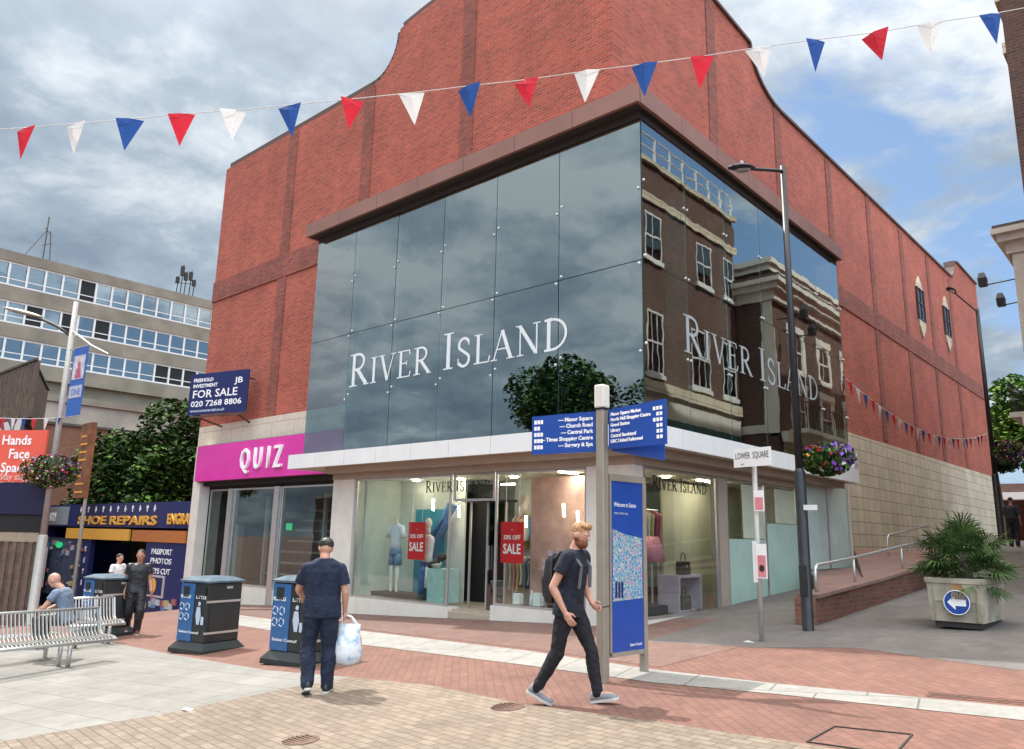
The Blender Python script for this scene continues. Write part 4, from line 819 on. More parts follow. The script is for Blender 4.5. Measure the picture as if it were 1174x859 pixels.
# ------------------------------------------------------------------ dual litter bins
def bin_(loc, rz, label, H=1.18):
    o = empty('litter_bin', loc, rz, label, 'litter bin', 'twin litter and recycling bins')
    a, b = .35, .345     # half sizes, x along blue/black face
    def fr(sx_, sy_, z): return [V((x*sx_, y*sy_, z)) for x, y in ((-1, -1), (1, -1), (1, 1), (-1, 1))]
    MB().loft([fr(a+.09, b+.09, -.02), fr(a+.085, b+.085, .05), fr(a, b, .16)]).build('plinth', m_bin, o)
    MB().box((-a, -b, .16), (a, b, H-.06)).build('body', m_bin, o, bevel=.02)
    lid = MB().loft([fr(a+.03, b+.03, H-.06), fr(a+.03, b+.03, H-.03), fr(a*.7, b*.7, H+.03)]).build('lid', M('grey_blue_lid', (.085, .12, .15), .75, var=.3, sc=6, spec=.2), o)
    # front face (-y): left half recycling blue, right half black
    bp = MB().box((-a+.005, -b-.012, .17), (.02, -b-.001, H-.08)).build('recycling_panel', m_blue2, o)
    MB().box((-a-.012, -b+.01, .17), (-a-.001, b-.01, H-.08)).build('side_panel', m_blue2, o)
    for x0, x1 in ((-.27, -.12), (.09, .31)): MB().box((x0, -b-.018, H-.30), (x1, -b-.0125, H-.13)).build('opening', m_dark, o)
    # recycling loops on the blue half
    m = MB()
    for cz in (.72, .56):
        for cx in (-.27, -.13):
            for k in range(3):
                a0 = R(90+120*k); a1 = a0+R(85)
                pts = [(cx+.05*math.cos(a0+(a1-a0)*i/5), -b-.016, cz+.055*math.sin(a0+(a1-a0)*i/5)) for i in range(6)]
                m.tube(pts, .011, 5)
    m.build('recycling_symbol', m_gtext, bp)
    m = MB(); m.ball((.17, -b-.013, .78), (.035, .005, .035), u=10, v=6); m.prism([(.12, -b-.013, .73), (.20, -b-.013, .73), (.23, -b-.013, .6), (.2, -b-.013, .45), (.14, -b-.013, .45), (.1, -b-.013, .6)], (0, -.004, 0)); m.box((.24, -b-.017, .45), (.31, -b-.013, .58)); m.build('litter_symbol', m_gtext, o)
    for s, x, z in (('LITTER', .07, .86), ('RECYCLE', -.33, .86)):
        t = txt('lettering', s, .075, (0, 0, 0), XX, UP, m_wtext, None, .002, maxw=.26); t.location = (x, -b-.016, z); t.parent = o
    t = txt('lettering', 'Sutton Council', .06, (0, 0, 0), XX, UP, m_wtext, None, .002, maxw=.5); t.location = (-.3, -b-.016, .30); t.parent = o
    # silver bands on right face (+x)
    for z in (.80, .30): MB().box((a-.02, -b-.004, z), (a+.014, b+.004, z+.035)).build('silver_band', m_alu, o)
    MB().box((a+.001, -b+.06, .34), (a+.008, b-.06, .78)).build('door_panel', m_bin, o)
    MB().box((a+.001, .02, H-.16), (a+.006, .14, H-.12)).build('maker_plate', m_alu, o)
    return o
def binloc(px, py): p = ong(px, py); return (p.x, p.y, gz(p.x, p.y))
rb = R(10)
pb = ong(232, 750); cx = pb.x-.35*math.cos(rb)-.345*math.sin(rb); cy = pb.y-.35*math.sin(rb)+.345*math.cos(rb)
bin_((cx, cy, gz(cx, cy)+.0), rb, 'black and blue twin bin standing alone before the magenta fronted shop')
pb = ong(347, 764); cx = pb.x-.35*math.cos(rb)-.345*math.sin(rb); cy = pb.y-.35*math.sin(rb)+.345*math.cos(rb)
bin_((cx, cy, gz(cx, cy)), rb, 'black and blue twin bin beside the man in the black cap')
pb = ong(112, 733); cx = pb.x-.35*math.cos(rb)-.345*math.sin(rb); cy = pb.y-.35*math.sin(rb)+.345*math.cos(rb)
bin_((cx, cy, gz(cx, cy)+.04), rb, 'black and blue twin bin behind the slatted benches')
# ------------------------------------------------------------------ slatted steel benches
def bench(loc, rz, L_, label, n):
    """local: x along the bench, +y towards the sitter's back (rear), seat faces -y"""
    o = empty('slatted_bench', loc, rz, label, 'bench', 'slatted steel benches')
    m = MB(); prof = [(-.52, .40), (-.48, .435), (-.30, .44), (-.1, .43), (-.02, .50), (.04, .66), (.10, .84)]
    for i in range(n):
        x = -L_/2+.03+(L_-.06)*i/(n-1)
        for a, b in zip(prof, prof[1:]): m.bar((x, a[0], a[1]), (x, b[0], b[1]), .014, .036, up=V((1, 0, 0)).cross(V((0, b[0]-a[0], b[1]-a[1]))))
    m.build('slats', m_steel, o)
    MB().tube([(-L_/2, .10, .85), (L_/2, .10, .85)], .024, 10).build('top_rail', m_steel, o, smooth=True)
    MB().tube([(-L_/2-.03, -.53, .40), (L_/2+.03, -.53, .40)], .026, 10).build('front_rail', m_steel, o, smooth=True)
    m = MB()
    for s in (-1, 1):
        for a, b in zip(prof, prof[1:]): m.bar((s*L_/2, a[0], a[1]), (s*L_/2, b[0], b[1]), .03, .045, up=V((1, 0, 0)).cross(V((0, b[0]-a[0], b[1]-a[1]))))
    m.build('end_frame', m_steel, o)
    for s in (-1, 1):
        for y in (-.38, -.08): MB().tube([(s*(L_/2-min(.62, L_*.2)), y, 0), (s*(L_/2-min(.62, L_*.2)), y, .42)], .034, 12).build('leg', m_steel, o, smooth=True)
    return o
# bench local -y (front) should point to world +x -> rz = 90deg
b1 = bench((-13.72, 3.85, gz(-13.7, 4.6)-.0), R(96), 3.3, 'nearest slatted steel bench, with a man sitting behind its backrest', 58)
b2 = bench((-16.3, 6.2, gz(-16.2, 6.2)), R(88), .95, 'shorter slatted steel bench further back beside the rear twin bin', 17)
# ------------------------------------------------------------------ planter with palm
pc = V(((-3.19-2.51)/2, 12.7, 0)); 
pa, pb_ = ong(1067, 722), ong(1130, 725); px_dir = (V((pb_.x, pb_.y, 0))-V((pa.x, pa.y, 0))); wpl = px_dir.length; ang = math.atan2(px_dir.y, px_dir.x)
W_ = .92; ctr = V((pa.x, pa.y, 0))+px_dir.normalized()*wpl/2+V((-px_dir.y, px_dir.x, 0)).normalized()*.62
pz = gz(ctr.x, ctr.y)
plt = empty('planter', (ctr.x, ctr.y, pz), ang, 'square cream stone planter with blue arrow roundel standing in the lane', 'planter')
hw, hd_ = wpl/2, .60
def ring4(k, z, sx_=hw, sy_=hd_): return [V((x*(sx_+k), y*(sy_+k), z)) for x, y in ((-1, -1), (1, -1), (1, 1), (-1, 1))]
MB().loft([ring4(-.05, 0), ring4(-.05, .08)]).build('foot', m_soff, plt)
m_cream = M('cream_planter', (.36, .325, .25), .8, var=.35, sc=4, bump=.2)
MB().loft([ring4(-.02, .08), ring4(.01, .60), ring4(.025, .61), ring4(.03, .68), ring4(-.06, .68), ring4(-.06, .62)]).build('box_body', m_cream, plt)
m = MB(); m.box((-hw+.08, -hd_-.012, .35), (hw-.08, -hd_-.004, .365)); m.box((-.008, -hd_-.012, .1), (.008, -hd_-.0, .35)); m.box((-hw+.06, -hd_-.014, .1), (-hw+.078, -hd_+.02, .60)); m.box((hw-.078, -hd_-.014, .1), (hw-.06, -hd_+.02, .60)); m.build('panel_joint', M('planter_joint', (.30, .26, .19), .8), plt)
m = MB(); m.box((-hw+.06, -hd_+.06, .60), (hw-.06, hd_-.06, .63)); m.build('soil', m_bark, plt)
rd = MB(); rd.prism([(.03+.165*math.cos(k*PI/14), -hd_-.04, .35+.165*math.sin(k*PI/14)) for k in range(28)], (0, -.012, 0)); rdo = rd.build('arrow_roundel', m_blue, plt)
m = MB(); a = [(-.12, 0), (-.02, .1), (-.02, .045), (.12, .045), (.12, -.045), (-.02, -.045), (-.02, -.1)]; m.prism([(.03+x, -hd_-.053, .35+z) for x, z in a], (0, -.004, 0)); m.build('arrow', m_wtext, rdo)
m = MB()
for r0 in (.165, ): m.tube([(.03+r0*math.cos(k*PI/14), -hd_-.05, .35+r0*math.sin(k*PI/14)) for k in range(29)], .006, 6)
m.build('rim', m_wtext, rdo)
palm = empty('fan_palm', (ctr.x, ctr.y, pz+.83), 0, 'bushy dark green fan palm growing in the cream stone planter', 'palm')
rnd = random.Random(11); m = MB(); st = MB(); c0 = V((ctr.x, ctr.y, pz+.66))
for i in range(84):
    el = R(rnd.choice((-28, -14, -4, 6, 16, 28, 42, 58, 80))+rnd.uniform(-8, 8)); az = rnd.uniform(0, 2*PI); ln = rnd.uniform(.34, .56)
    dirv = V((math.cos(az)*math.cos(el), math.sin(az)*math.cos(el), math.sin(el))); base = c0+V((0, 0, .05+.30*rnd.random()))
    tip = base+dirv*ln+V((0, 0, -.04)); st.tube([base, base+dirv*ln*.5+V((0, 0, .04)), tip], [.010, .008, .006], 5, False)
    s = dirv.cross(UP); s = s.normalized() if s.length > .01 else XX.copy(); up = s.cross(dirv).normalized()
    tw = rnd.uniform(-.5, .5); s2 = s*math.cos(tw)+up*math.sin(tw); u2 = up*math.cos(tw)-s*math.sin(tw)
    nb = 18
    for k in range(nb):
        a = R(-115+230*k/(nb-1)); bl = rnd.uniform(.28, .38)*(1-.25*abs(a)/2.2); bdv = (dirv*math.cos(a)+s2*math.sin(a)+u2*.12).normalized(); side_ = bdv.cross(u2).normalized()*.0125
        md = tip+bdv*bl*.55; en = tip+bdv*bl+V((0, 0, -.10*rnd.random()-.01))
        m.quad([tip, md-side_, en, md+side_])
m.build('fronds', m_palm, palm, True, recalc=False); st.build('leaf_stalks', m_leafm, palm, True)
MB().tube([c0-V((0, 0, .05)), c0+V((0, 0, .3)), c0+V((0, 0, .55))], [.12, .11, .06], 12).build('trunk', m_bark, palm, True)
m = MB(); 
for k in range(10): m.quad([c0+V((-.06+.012*k, -.60, -.02)), c0+V((-.04+.012*k, -.61, -.02)), c0+V((-.04+.02*k, -.68, -.28+.02*(k % 3))), c0+V((-.05+.02*k, -.68, -.26))])
m.build('dead_leaf', M('dry_straw', (.35, .22, .10), .9), palm, True)
# ------------------------------------------------------------------ bunting
def flagmat(n, c): 
    t = MT(n); t.b.inputs['Base Color'].default_value = (*c, 1); t.b.inputs['Roughness'].default_value = .8
    tr = t.n('ShaderNodeBsdfTranslucent'); tr.inputs[0].default_value = (*c, 1); mx_ = t.n('ShaderNodeMixShader'); mx_.inputs[0].default_value = .35
    t.l(t.b.outputs[0], mx_.inputs[1]); t.l(tr.outputs[0], mx_.inputs[2]); t.l(mx_.outputs[0], t.out.inputs['Surface']); return t.m
f_r, f_w, f_b = flagmat('red_flag_cloth', (.60, .02, .04)), flagmat('white_flag_cloth', (.72, .72, .70)), flagmat('blue_flag_cloth', (.02, .08, .30))
def flag(m, top, right, w_, h, rnd, tilt):
    a = top-right*w_/2; b = top+right*w_/2; n = right.cross(UP).normalized(); tip = top-UP*h+right*tilt+n*rnd.uniform(-.04, .04)
    k = 5; rows = []
    for i in range(k+1):
        t = i/k; l = a.lerp(tip, t); r = b.lerp(tip, t); md = (l+r)/2+n*.045*math.sin(4*t+rnd.random()*.9)*(1-t); rows.append((l, md, r))
    for (l, c, r), (l2, c2, r2) in zip(rows[:-1], rows[1:]):
        m.quad([l, c, c2, l2]); m.quad([c, r, r2, c2])
Kd = 7.6; pxs = [(30, 147), (87, 142), (149, 137), (208, 131), (267, 127), (332, 121), (404, 114), (472, 107), (538, 99), (603, 92), (673, 82), (739, 74), (805, 65), (869, 55), (935, 46), (1003, 38), (1066, 27), (1135, 17)]
cols = [f_r, f_w, f_b, f_r, f_w, f_b, f_r, f_w, f_b, f_r, f_w, f_b, f_r, f_w, f_b, f_r, f_w, f_b]
P0 = [atf(a, b, Kd) for a, b in pxs]
bt = empty('bunting', P0[0], 0, 'long string of red, white and blue pennants crossing the sky in front of the store', 'bunting')
d0 = (P0[0]-P0[1]); ends = [P0[0]+d0*2.5+UP*.04]+P0+[P0[-1]+(P0[-1]-P0[-2])*2.2+UP*.06]
m = MB(); m.tube([p+UP*.004 for p in ends], .0042, 6); m.build('cord', M('cord_white', (.6, .6, .58), .8), bt, True)
rnd = random.Random(4)
for i, (p, c) in enumerate(zip(P0, cols)):
    r_ = (ends[i+2]-ends[i]).normalized(); yaw = rnd.uniform(-.7, .7); r2 = Matrix.Rotation(yaw, 3, 'Z') @ r_
    m = MB(); flag(m, p, r2, .255, .33, rnd, rnd.uniform(-.03, .05)); m.build('pennant', c, bt, True, recalc=False)
def small_bunting(pa, pb, sag, n, label, w_, h, seed):
    pa, pb = V(pa), V(pb); o = empty('bunting', pa, 0, label, 'bunting'); rnd = random.Random(seed)
    f = lambda t: pa.lerp(pb, t)-UP*sag*4*t*(1-t)
    m = MB(); m.tube([f(i/16) for i in range(17)], .012, 5); m.build('cord', m_frame, o, True)
    for i in range(n):
        t = (i+.5)/n; m = MB(); flag(m, f(t), (pb-pa).normalized(), w_, h, rnd, 0); m.build('pennant', (f_r, f_w, f_b)[i % 3], o, True, recalc=False)
small_bunting((-6.8, 21.0, 6.0), (-6.0, 34.2, 5.95), .75, 26, 'sagging string of small pennants between the glass box and the far lamp post', .30, .42, 6)
small_bunting((-35.5, 8.2, 5.9), (-28.6, 9.3, 5.35), .1, 9, 'short string of dark pennants above the coral hoarding at the left', .35, .45, 8)
# ------------------------------------------------------------------ for sale board
fs = empty('for_sale_board', (-24, 12.2, 5), 0, 'navy blue FOR SALE board fixed at an angle over the magenta fascia', 'estate board')
F0, F1 = V((-24.95, 11.05, 0)), V((-22.6, 11.75, 0))
kk = 12.0
F0 = atf(217.5, 447, 25.2); F1 = atf(283.5, 453, 24.0); F0 = V((F0.x, F0.y, 0)); F1 = V((F1.x, F1.y, 0))
z = lambda px, py, F_: (lambda d: CAM.z+d.z*math.hypot(F_.x, F_.y)/math.hypot(d.x, d.y))(ray(px, py))
za0, za1, zb0, zb1 = z(217, 472, F0), z(219, 423, F0), z(281, 477, F1), z(285, 430, F1)
d = (F1-F0).normalized(); n = d.cross(UP); L_ = (F1-F0).length; zt, zbm = (za1+zb1)/2, (za0+zb0)/2
bd = MB().prism([F0+UP*zbm, F1+UP*zbm, F1+UP*zt, F0+UP*zt], -n*.03).build('board', m_navy, fs, True)
hgt = zt-zbm; T = lambda s, u, v, sz, mw, mt=m_wtext: txt('lettering', s, sz, F0+d*L_*u+UP*(zbm+hgt*v)+n*.004, d, UP, mt, bd, .002, maxw=L_*mw, bold=.004)
T('FREEHOLD', .06, .80, .16, .34); T('INVESTMENT', .06, .66, .16, .42); T('FOR SALE', .06, .41, .36, .76); T('020 7268 8806', .05, .2, .26, .86); T('www.commercial.co.uk', .05, .07, .12, .6, m_gtext); T('JB', .78, .70, .26, .14)
m = MB(); m.bar(F0+d*.1+UP*(zbm-.05)-n*.05, F1+UP*(zbm-.05)-n*.05, .05); m.build('batten', m_wood, fs, True)
for t in (.15, .85):
    q = F0.lerp(F1, t); m = MB(); m.bar(q-n*.05+UP*(zbm-.05), V((q.x-.1, 12.6, zbm-.25)), .05); m.bar(q-n*.05+UP*(zt-.2), V((q.x-.1, 12.65, zt-.2)), .05); m.build('bracket', m_wood, fs, True)
# ------------------------------------------------------------------ opposite side of the lane
ob = empty('brick_terrace', (-2, 17.6, .8), 0, 'tall dark brick terrace at the right edge of the photo, mirrored in the glass', 'building')
PO = lambda nm, m, mt, par=ob, **k: m.build(nm, mt, par, True, **k)
m = MB(); m.box((-2, 17.6, 6.2), (9, 17.85, 13.15)); m.box((-2.0, 17.85, 6.2), (-1.7, 25.1, 13.15)); PO('brick_wall', m, m_oldA) if False else None
m = MB(); m.box((-1.99, 17.6, 0), (9, 17.85, 13.1)); PO('end_wall', m, m_oldA)
m = MB(); m.box((-2, 17.602, 6.2), (-1.7, 25.1, 13.15)); m.box((8.7, 17.86, 0), (9, 25.1, 13)); m.box((-1.69, 17.86, 12.9), (8.7, 25.1, 13.0)); PO('street_wall', m, m_oldB)
m = MB(); m.box((-2.12, 17.602, 5.9), (-1.7, 25.1, 6.25)); m.box((-2.06, 17.602, 11.85), (-2.001, 25.1, 12.1)); m.box((-2.1, 17.602, 13.1), (-1.9, 25.1, 13.25)); PO('string_course', m, m_stoneB)
m = MB(); m.box((-2.03, 17.62, 0), (-1.7, 25.1, 5.9)); PO('shop_front_wall', m, m_bound)
for k in range(3):
    o = MB().box((-2.05, 17.9+2.4*k, .9), (-2.035, 19.9+2.4*k, 4.2)).build('shop_window', m_glassdark, ob, True)
m = MB(); m.box((-2.1, 17.7, 4.4), (-2.035, 25, 5.2)); PO('fascia', m, M('teal_fascia', (.05, .12, .11), .5))
# parapet rail
m = MB()
for y in [17.9+.9*i for i in range(9)]: m.tube([(-1.95, y, 13.2), (-1.95, y, 14.1)], .035, 6)
m.tube([(-1.95, 17.7, 14.1), (-1.95, 25.1, 14.1)], .03, 6); m.tube([(-1.95, 17.7, 13.7), (-1.95, 25.1, 13.7)], .025, 6); PO('roof_rail', m, m_frame)
def sash(par, x, y0, y1, z0, z1, frm=m_frame, sur=None, bars=2):
    o = MB().box((x-.012, y0, z0), (x-.004, y1, z1)).build('window', m_glassdark, par, True)
    m = MB()
    for q in (y0, y1-.06): m.box((x-.03, q, z0), (x-.013, q+.06, z1))
    for q in (z0, (z0+z1)/2-.03, z1-.06): m.box((x-.032, y0+.06, q), (x-.014, y1-.06, q+.06))
    for j in range(1, bars): q = y0+(y1-y0)*j/bars; m.box((x-.026, q-.015, z0+.06), (x-.015, q+.015, z1-.06))
    m.build('frame', frm, o, True)
    m = MB(); m.box((x-.07, y0-.1, z0-.14), (x-.001, y1+.1, z0)); m.build('sill', sur or frm, o, True)
    if sur:
        m = MB(); m.box((x-.05, y0-.2, z0), (x-.001, y0, z1)); m.box((x-.05, y1, z0), (x-.001, y1+.2, z1)); m.box((x-.07, y0-.25, z1), (x-.001, y1+.25, z1+.25)); m.build('surround', sur, o, True)
    return o
for y0, y1 in ((18.95, 19.9), (22.2, 23.2), (24.1, 24.95)): sash(ob, -2.0, y0, y1, 10.05, 11.5)
for y0, y1 in ((19.1, 20.0), (21.7, 22.9), (23.8, 24.9)): sash(ob, -2.0, y0, y1, 6.5, 8.4, bars=3)
ob2 = empty('stone_trimmed_building', (-3.3, 25.2, 1), 0, 'cream trimmed building with deep cornice at the right edge, beyond the brick terrace', 'building')
PO2 = lambda nm, m, mt, **k: m.build(nm, mt, ob2, True, **k)
m = MB(); m.box((-3.3, 25.2, 5.2), (-3.0, 40, 10.3)); m.box((-2.99, 39.7, 0), (8, 40, 10.2)); m.box((-2.99, 25.5, 9.6), (8, 39.7, 10.1)); PO2('street_wall', m, m_oldB)
m = MB(); m.box((-3.29, 25.2, 0), (8, 25.45, 10.3)); PO2('end_wall', m, m_oldA)
m = MB(); m.box((-3.32, 25.17, 5.35), (-2.9, 25.199, 9.94)); m.box((-3.33, 25.165, 5.3), (8, 25.198, 5.6)); PO2('quoin', m, m_bound)
m = MB(); m.box((-3.45, 25.12, 9.95), (8, 40.1, 10.3)); m.box((-3.62, 24.95, 10.301), (8, 40.2, 10.52)); m.box((-3.74, 24.82, 10.521), (8, 40.3, 10.68)); PO2('cornice', m, m_bound)
m = MB(); m.box((-3.7, 24.9, 10.681), (8, 40.2, 10.80)); PO2('roof_edge', m, m_roof)
m = MB(); m.box((-3.32, 25.46, 0), (-3.0, 40, 5.2)); PO2('ground_storey', m, m_stoneB)
m = MB(); m.box((-3.55, 25.3, 5.0), (-3.33, 40, 5.35)); m.box((-3.95, 26.0, 5.35), (-3.31, 33, 5.5)); PO2('balcony_slab', m, m_bound)
m = MB()
for i in range(34): m.tube([(-3.9, 26.05+i*.21, 5.5), (-3.9, 26.05+i*.21, 6.4)], .012, 5)
m.tube([(-3.9, 26, 6.4), (-3.9, 33, 6.4)], .025, 6); PO2('balcony_railing', m, m_black)
m = MB(); m.box((-2.65, 26.7, 10.81), (-2.4, 40, 11.6)); m.box((-2.4, 26.7, 10.81), (8, 26.95, 11.6)); PO2('attic_wall', m, m_oldB)
m = MB(); m.box((-2.72, 26.6, 11.6), (8, 40.1, 11.85)); m.box((-2.8, 26.5, 11.851), (8, 40.2, 12.05)); PO2('upper_cornice', m, m_bound)
for k in range(5):
    y = 26.5+2.6*k; sash(ob2, -3.3, y, y+1.0, 7.6+.1, 9.1, sur=m_bound); sash(ob2, -3.3, y, y+1.0, 5.5, 7.0, sur=m_bound)
for (x1, y1, z1) in ((-4.2, 25.64, 9.45), (-3.98, 26.9, 9.1)):
    o = empty('floodlight', (-3.3, y1, z1-.2), 0, 'small black floodlight on the cream trimmed building, %s' % ('nearer and higher one' if y1 < 26 else 'further and lower one'), 'floodlight', 'floodlights over the lane')
    MB().tube([(-3.3, y1, z1-.12), (x1+.05, y1, z1-.16)], .02, 6).build('arm', m_black, o, True)
    m = MB(); m.loft([[V((x1+dx, y1+dy, z1+zz_)) for dx, dy in ((-.1*s, -.14*s), (.12*s, -.14*s), (.12*s, .14*s), (-.1*s, .14*s))] for s, zz_ in ((.6, .22), (1, .05), (.9, -.18))]); m.build('lamp_body', m_black, o, True)
# ------------------------------------------------------------------ trees
def tree(name, loc, h, cr, ch, label, mats, nleaf, leaf, seed, lobes=9, group=None, cat='tree'):
    rnd = random.Random(seed); o = empty(name, loc, 0, label, cat, group); x, y, z = loc; b = V(loc)
    tr = MB(); top = b+V((rnd.uniform(-.3, .3), rnd.uniform(-.3, .3), h-ch*.5)); tr.tube([b-UP*.2, b+UP*.3, (b+top)/2+V((.1, .1, 0)), top], [h*.035, h*.026, h*.02, h*.01], 10)
    cc = b+UP*(h-ch/2); lob = []
    for i in range(lobes):
        v = V((rnd.gauss(0, 1), rnd.gauss(0, 1), rnd.gauss(0, .8))); v.normalize(); p = cc+V((v.x*cr*.62, v.y*cr*.62, v.z*ch*.32)); lob.append((p, rnd.uniform(.38, .6)*cr)); tr.tube([top-UP*ch*.2*rnd.random(), (top+p)/2, p], [h*.009, h*.006, h*.003], 6)
    lob.append((cc, cr*.6))
    ms = [MB() for _ in mats]
    for i in range(nleaf):
        p, r = rnd.choice(lob); v = V((rnd.gauss(0, 1), rnd.gauss(0, 1), rnd.gauss(0, 1))).normalized(); q = p+v*r*rnd.uniform(.45, 1.12)**.6*V((1, 1, .85)).x
        q.z = p.z+(q.z-p.z)*.8; a = V((rnd.uniform(-1, 1), rnd.uniform(-1, 1), rnd.uniform(-.6, .6))).normalized(); c = a.cross(V((rnd.uniform(-1, 1), rnd.uniform(-1, 1), 1)).normalized()).normalized(); s = leaf*rnd.uniform(.6, 1.4)
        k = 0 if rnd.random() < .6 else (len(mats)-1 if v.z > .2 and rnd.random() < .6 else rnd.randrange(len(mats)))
        ms[k].quad([q-a*s, q-c*s*.55, q+a*s, q+c*s*.55])
    tr.build('trunk', m_bark, o, True, smooth=True)
    for mm, mt in zip(ms, mats): mm.build('crown', mt, o, True, recalc=False)
    return o
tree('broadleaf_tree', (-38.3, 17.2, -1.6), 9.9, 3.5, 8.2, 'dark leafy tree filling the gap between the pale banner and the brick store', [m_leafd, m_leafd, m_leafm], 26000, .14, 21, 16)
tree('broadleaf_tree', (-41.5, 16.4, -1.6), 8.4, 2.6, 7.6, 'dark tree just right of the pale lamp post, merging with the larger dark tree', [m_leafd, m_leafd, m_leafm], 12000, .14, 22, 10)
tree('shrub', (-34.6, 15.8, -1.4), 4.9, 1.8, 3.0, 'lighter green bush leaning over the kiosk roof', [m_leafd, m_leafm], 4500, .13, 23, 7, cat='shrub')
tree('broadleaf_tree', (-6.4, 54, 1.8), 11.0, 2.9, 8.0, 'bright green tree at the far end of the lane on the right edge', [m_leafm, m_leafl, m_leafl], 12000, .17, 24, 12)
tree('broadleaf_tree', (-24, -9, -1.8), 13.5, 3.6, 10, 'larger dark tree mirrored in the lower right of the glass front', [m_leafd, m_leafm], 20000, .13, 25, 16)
tree('broadleaf_tree', (-20.5, -13, -1.6), 12.5, 3.4, 9, 'second tree mirrored at the right end of the glass front, behind the viewer', [m_leafd, m_leafm], 18000, .13, 26, 14)
for i, (x, y, h) in enumerate(((-50, -16, 10.5), (-39, -18, 9.5), (-34, -21, 12))):
    tree('conifer', (x, y, -2), h, 1.7, h*.8, 'small dark conifer on the skyline mirrored in the glass, %s' % ('leftmost of three', 'middle of three', 'rightmost of three')[i], [m_leafd], 3000, .2, 30+i, 6, group='mirrored skyline trees')
# low terrace behind the viewer, seen only in the glass
for i, (x0, x1, zt_) in enumerate(((-75, -48, 8.0), (-48, -30, 7.2))):
    o = empty('terrace_building', (x0, -26, -2), 0, ('longer', 'shorter')[i]+' low dark roofed terrace mirrored along the bottom of the glass front', 'building')
    MB().box((x0, -36, -2.5), (x1-.3, -26, zt_-2.5)).build('wall', m_oldA, o, True)
    MB().prism([(x0, -36.3, zt_-2.5), (x0, -25.7, zt_-2.5), (x0, -31, zt_)], (x1-.3-x0, 0, 0)).build('roof', m_roof, o, True)
    for k in range(int((x1-x0)//4)): MB().box((x0+1+4*k, -25.99, 1), (x0+2.6+4*k, -25.95, 3)).build('window', m_glassoff, o, True)
# ------------------------------------------------------------------ far left: office block, podium, brick block
of = empty('office_block', (-75, 30, -2), 0, 'long grey concrete office block with three bands of windows', 'building')
XO = -75.0
def zof(y, z): return z
m = MB(); m.box((XO-14, 4, -3), (XO-.4, 60, 15.4)); m.build('core_wall', m_conc, of, True)
for z0, z1 in ((24.15, 25.05), (20.75, 22.0), (17.55, 18.75), (14.3, 15.6)):
    MB().box((XO-.3, 2, z0), (XO+.25, 62, z1)).build('spandrel', m_conc, of, True)
MB().box((XO-14, 2, 24.0), (XO-.31, 62, 24.14)).build('roof_slab', m_roof, of, True)
MB().box((XO-2.2, 4, 15.41), (XO-2, 60, 24)).build('inner_wall', M('office_inside', (.28, .31, .34), .8), of, True)
win_proto = None
for r, (z0, z1) in enumerate(((22.0, 24.15), (18.75, 20.75), (15.6, 17.55))):
    for k in range(30):
        y0 = 7+1.42*k+.25*r
        if r == 0 and k == 0 or True:
            if (r, k) in ((0, 12), (1, 9), (1, 11), (1, 13), (2, 17), (2, 18), (2, 19)): pm = m_dark
            else: pm = m_glassoff
            o = MB().box((XO+.02, y0+.05, z0+.08), (XO+.05, y0+1.37, z1-.08)).build('window', pm, of, True)
            m = MB(); m.box((XO, y0, z0), (XO+.14, y0+.17, z1)); m.box((XO+.01, y0+.17, z0), (XO+.12, y0+1.42, z0+.16)); m.box((XO+.01, y0+.17, z1-.16), (XO+.12, y0+1.42, z1)); m.box((XO+.06, y0+.17, z0+.6), (XO+.1, y0+1.42, z0+.68))
            m.build('frame', m_frame, o, True)
a = empty('roof_aerial', (-75.5, 21, 25), 0, 'thin aerial mast on the left part of the office roof', 'aerial')
m = MB(); m.tube([(-75.5, 21.0, 24.9), (-75.5, 21.0, 29.3)], .05, 6); m.tube([(-75.5, 21.6, 24.9), (-75.5, 21.3, 28.0)], .04, 6); m.tube([(-75.5, 19.6, 25.3), (-75.5, 21, 28)], .03, 6); m.build('mast', m_bark, a, True)
m = MB(); m.bar((-75.5, 20.8, 26.5), (-75.5, 21.6, 26.9), .05); m.bar((-75.5, 20.8, 28.2), (-75.5, 21.3, 27.7), .05); m.build('crossbar', m_bark, a, True)
a = empty('roof_equipment', (-75.5, 34, 25), 0, 'cluster of antennas on the office roof beside the store', 'antenna mast')
m = MB()
for y, h in ((33.2, 2.1), (33.6, 3.4), (34.0, 2.8), (34.5, 3.0), (34.9, 2.2)): m.tube([(-75.5, y, 24.9), (-75.5, y+.1, 24.9+h)], .05, 5); m.box((-75.6, y-.15, 24.9+h*.65), (-75.4, y+.2, 24.9+h*.95))
m.bar((-75.5, 33, 26.2), (-75.5, 35, 26.6), .05); m.build('antenna', m_soff, a, True)
pd = empty('podium_building', (-62, 30, -2), 0, 'pale stained concrete podium wall below the office windows', 'building')
m = MB(); m.box((-70, 8, -3), (-62, 58, 11.0)); m.build('wall', m_conc2, pd, True)
m = MB(); m.box((-61.98, 8, 10.7), (-61.8, 58, 11.2)); m.build('coping', m_conc, pd, True)
bb_ = empty('brick_outbuilding', (-50, 14, -2), 0, 'low orange brown brick building behind the pale lamp post', 'building')
m = MB(); m.box((-54, 8, -3), (-50, 26, 7.6)); m.build('wall', brick('orange_brown_brick', 'YZ0', (.24, .10, .05), (.16, .07, .04), (.2, .14, .1), .225, .075), bb_, True)
m = MB(); m.box((-54.1, 7.9, 7.6), (-49.9, 26.1, 7.75)); m.build('roof', m_roof, bb_, True)
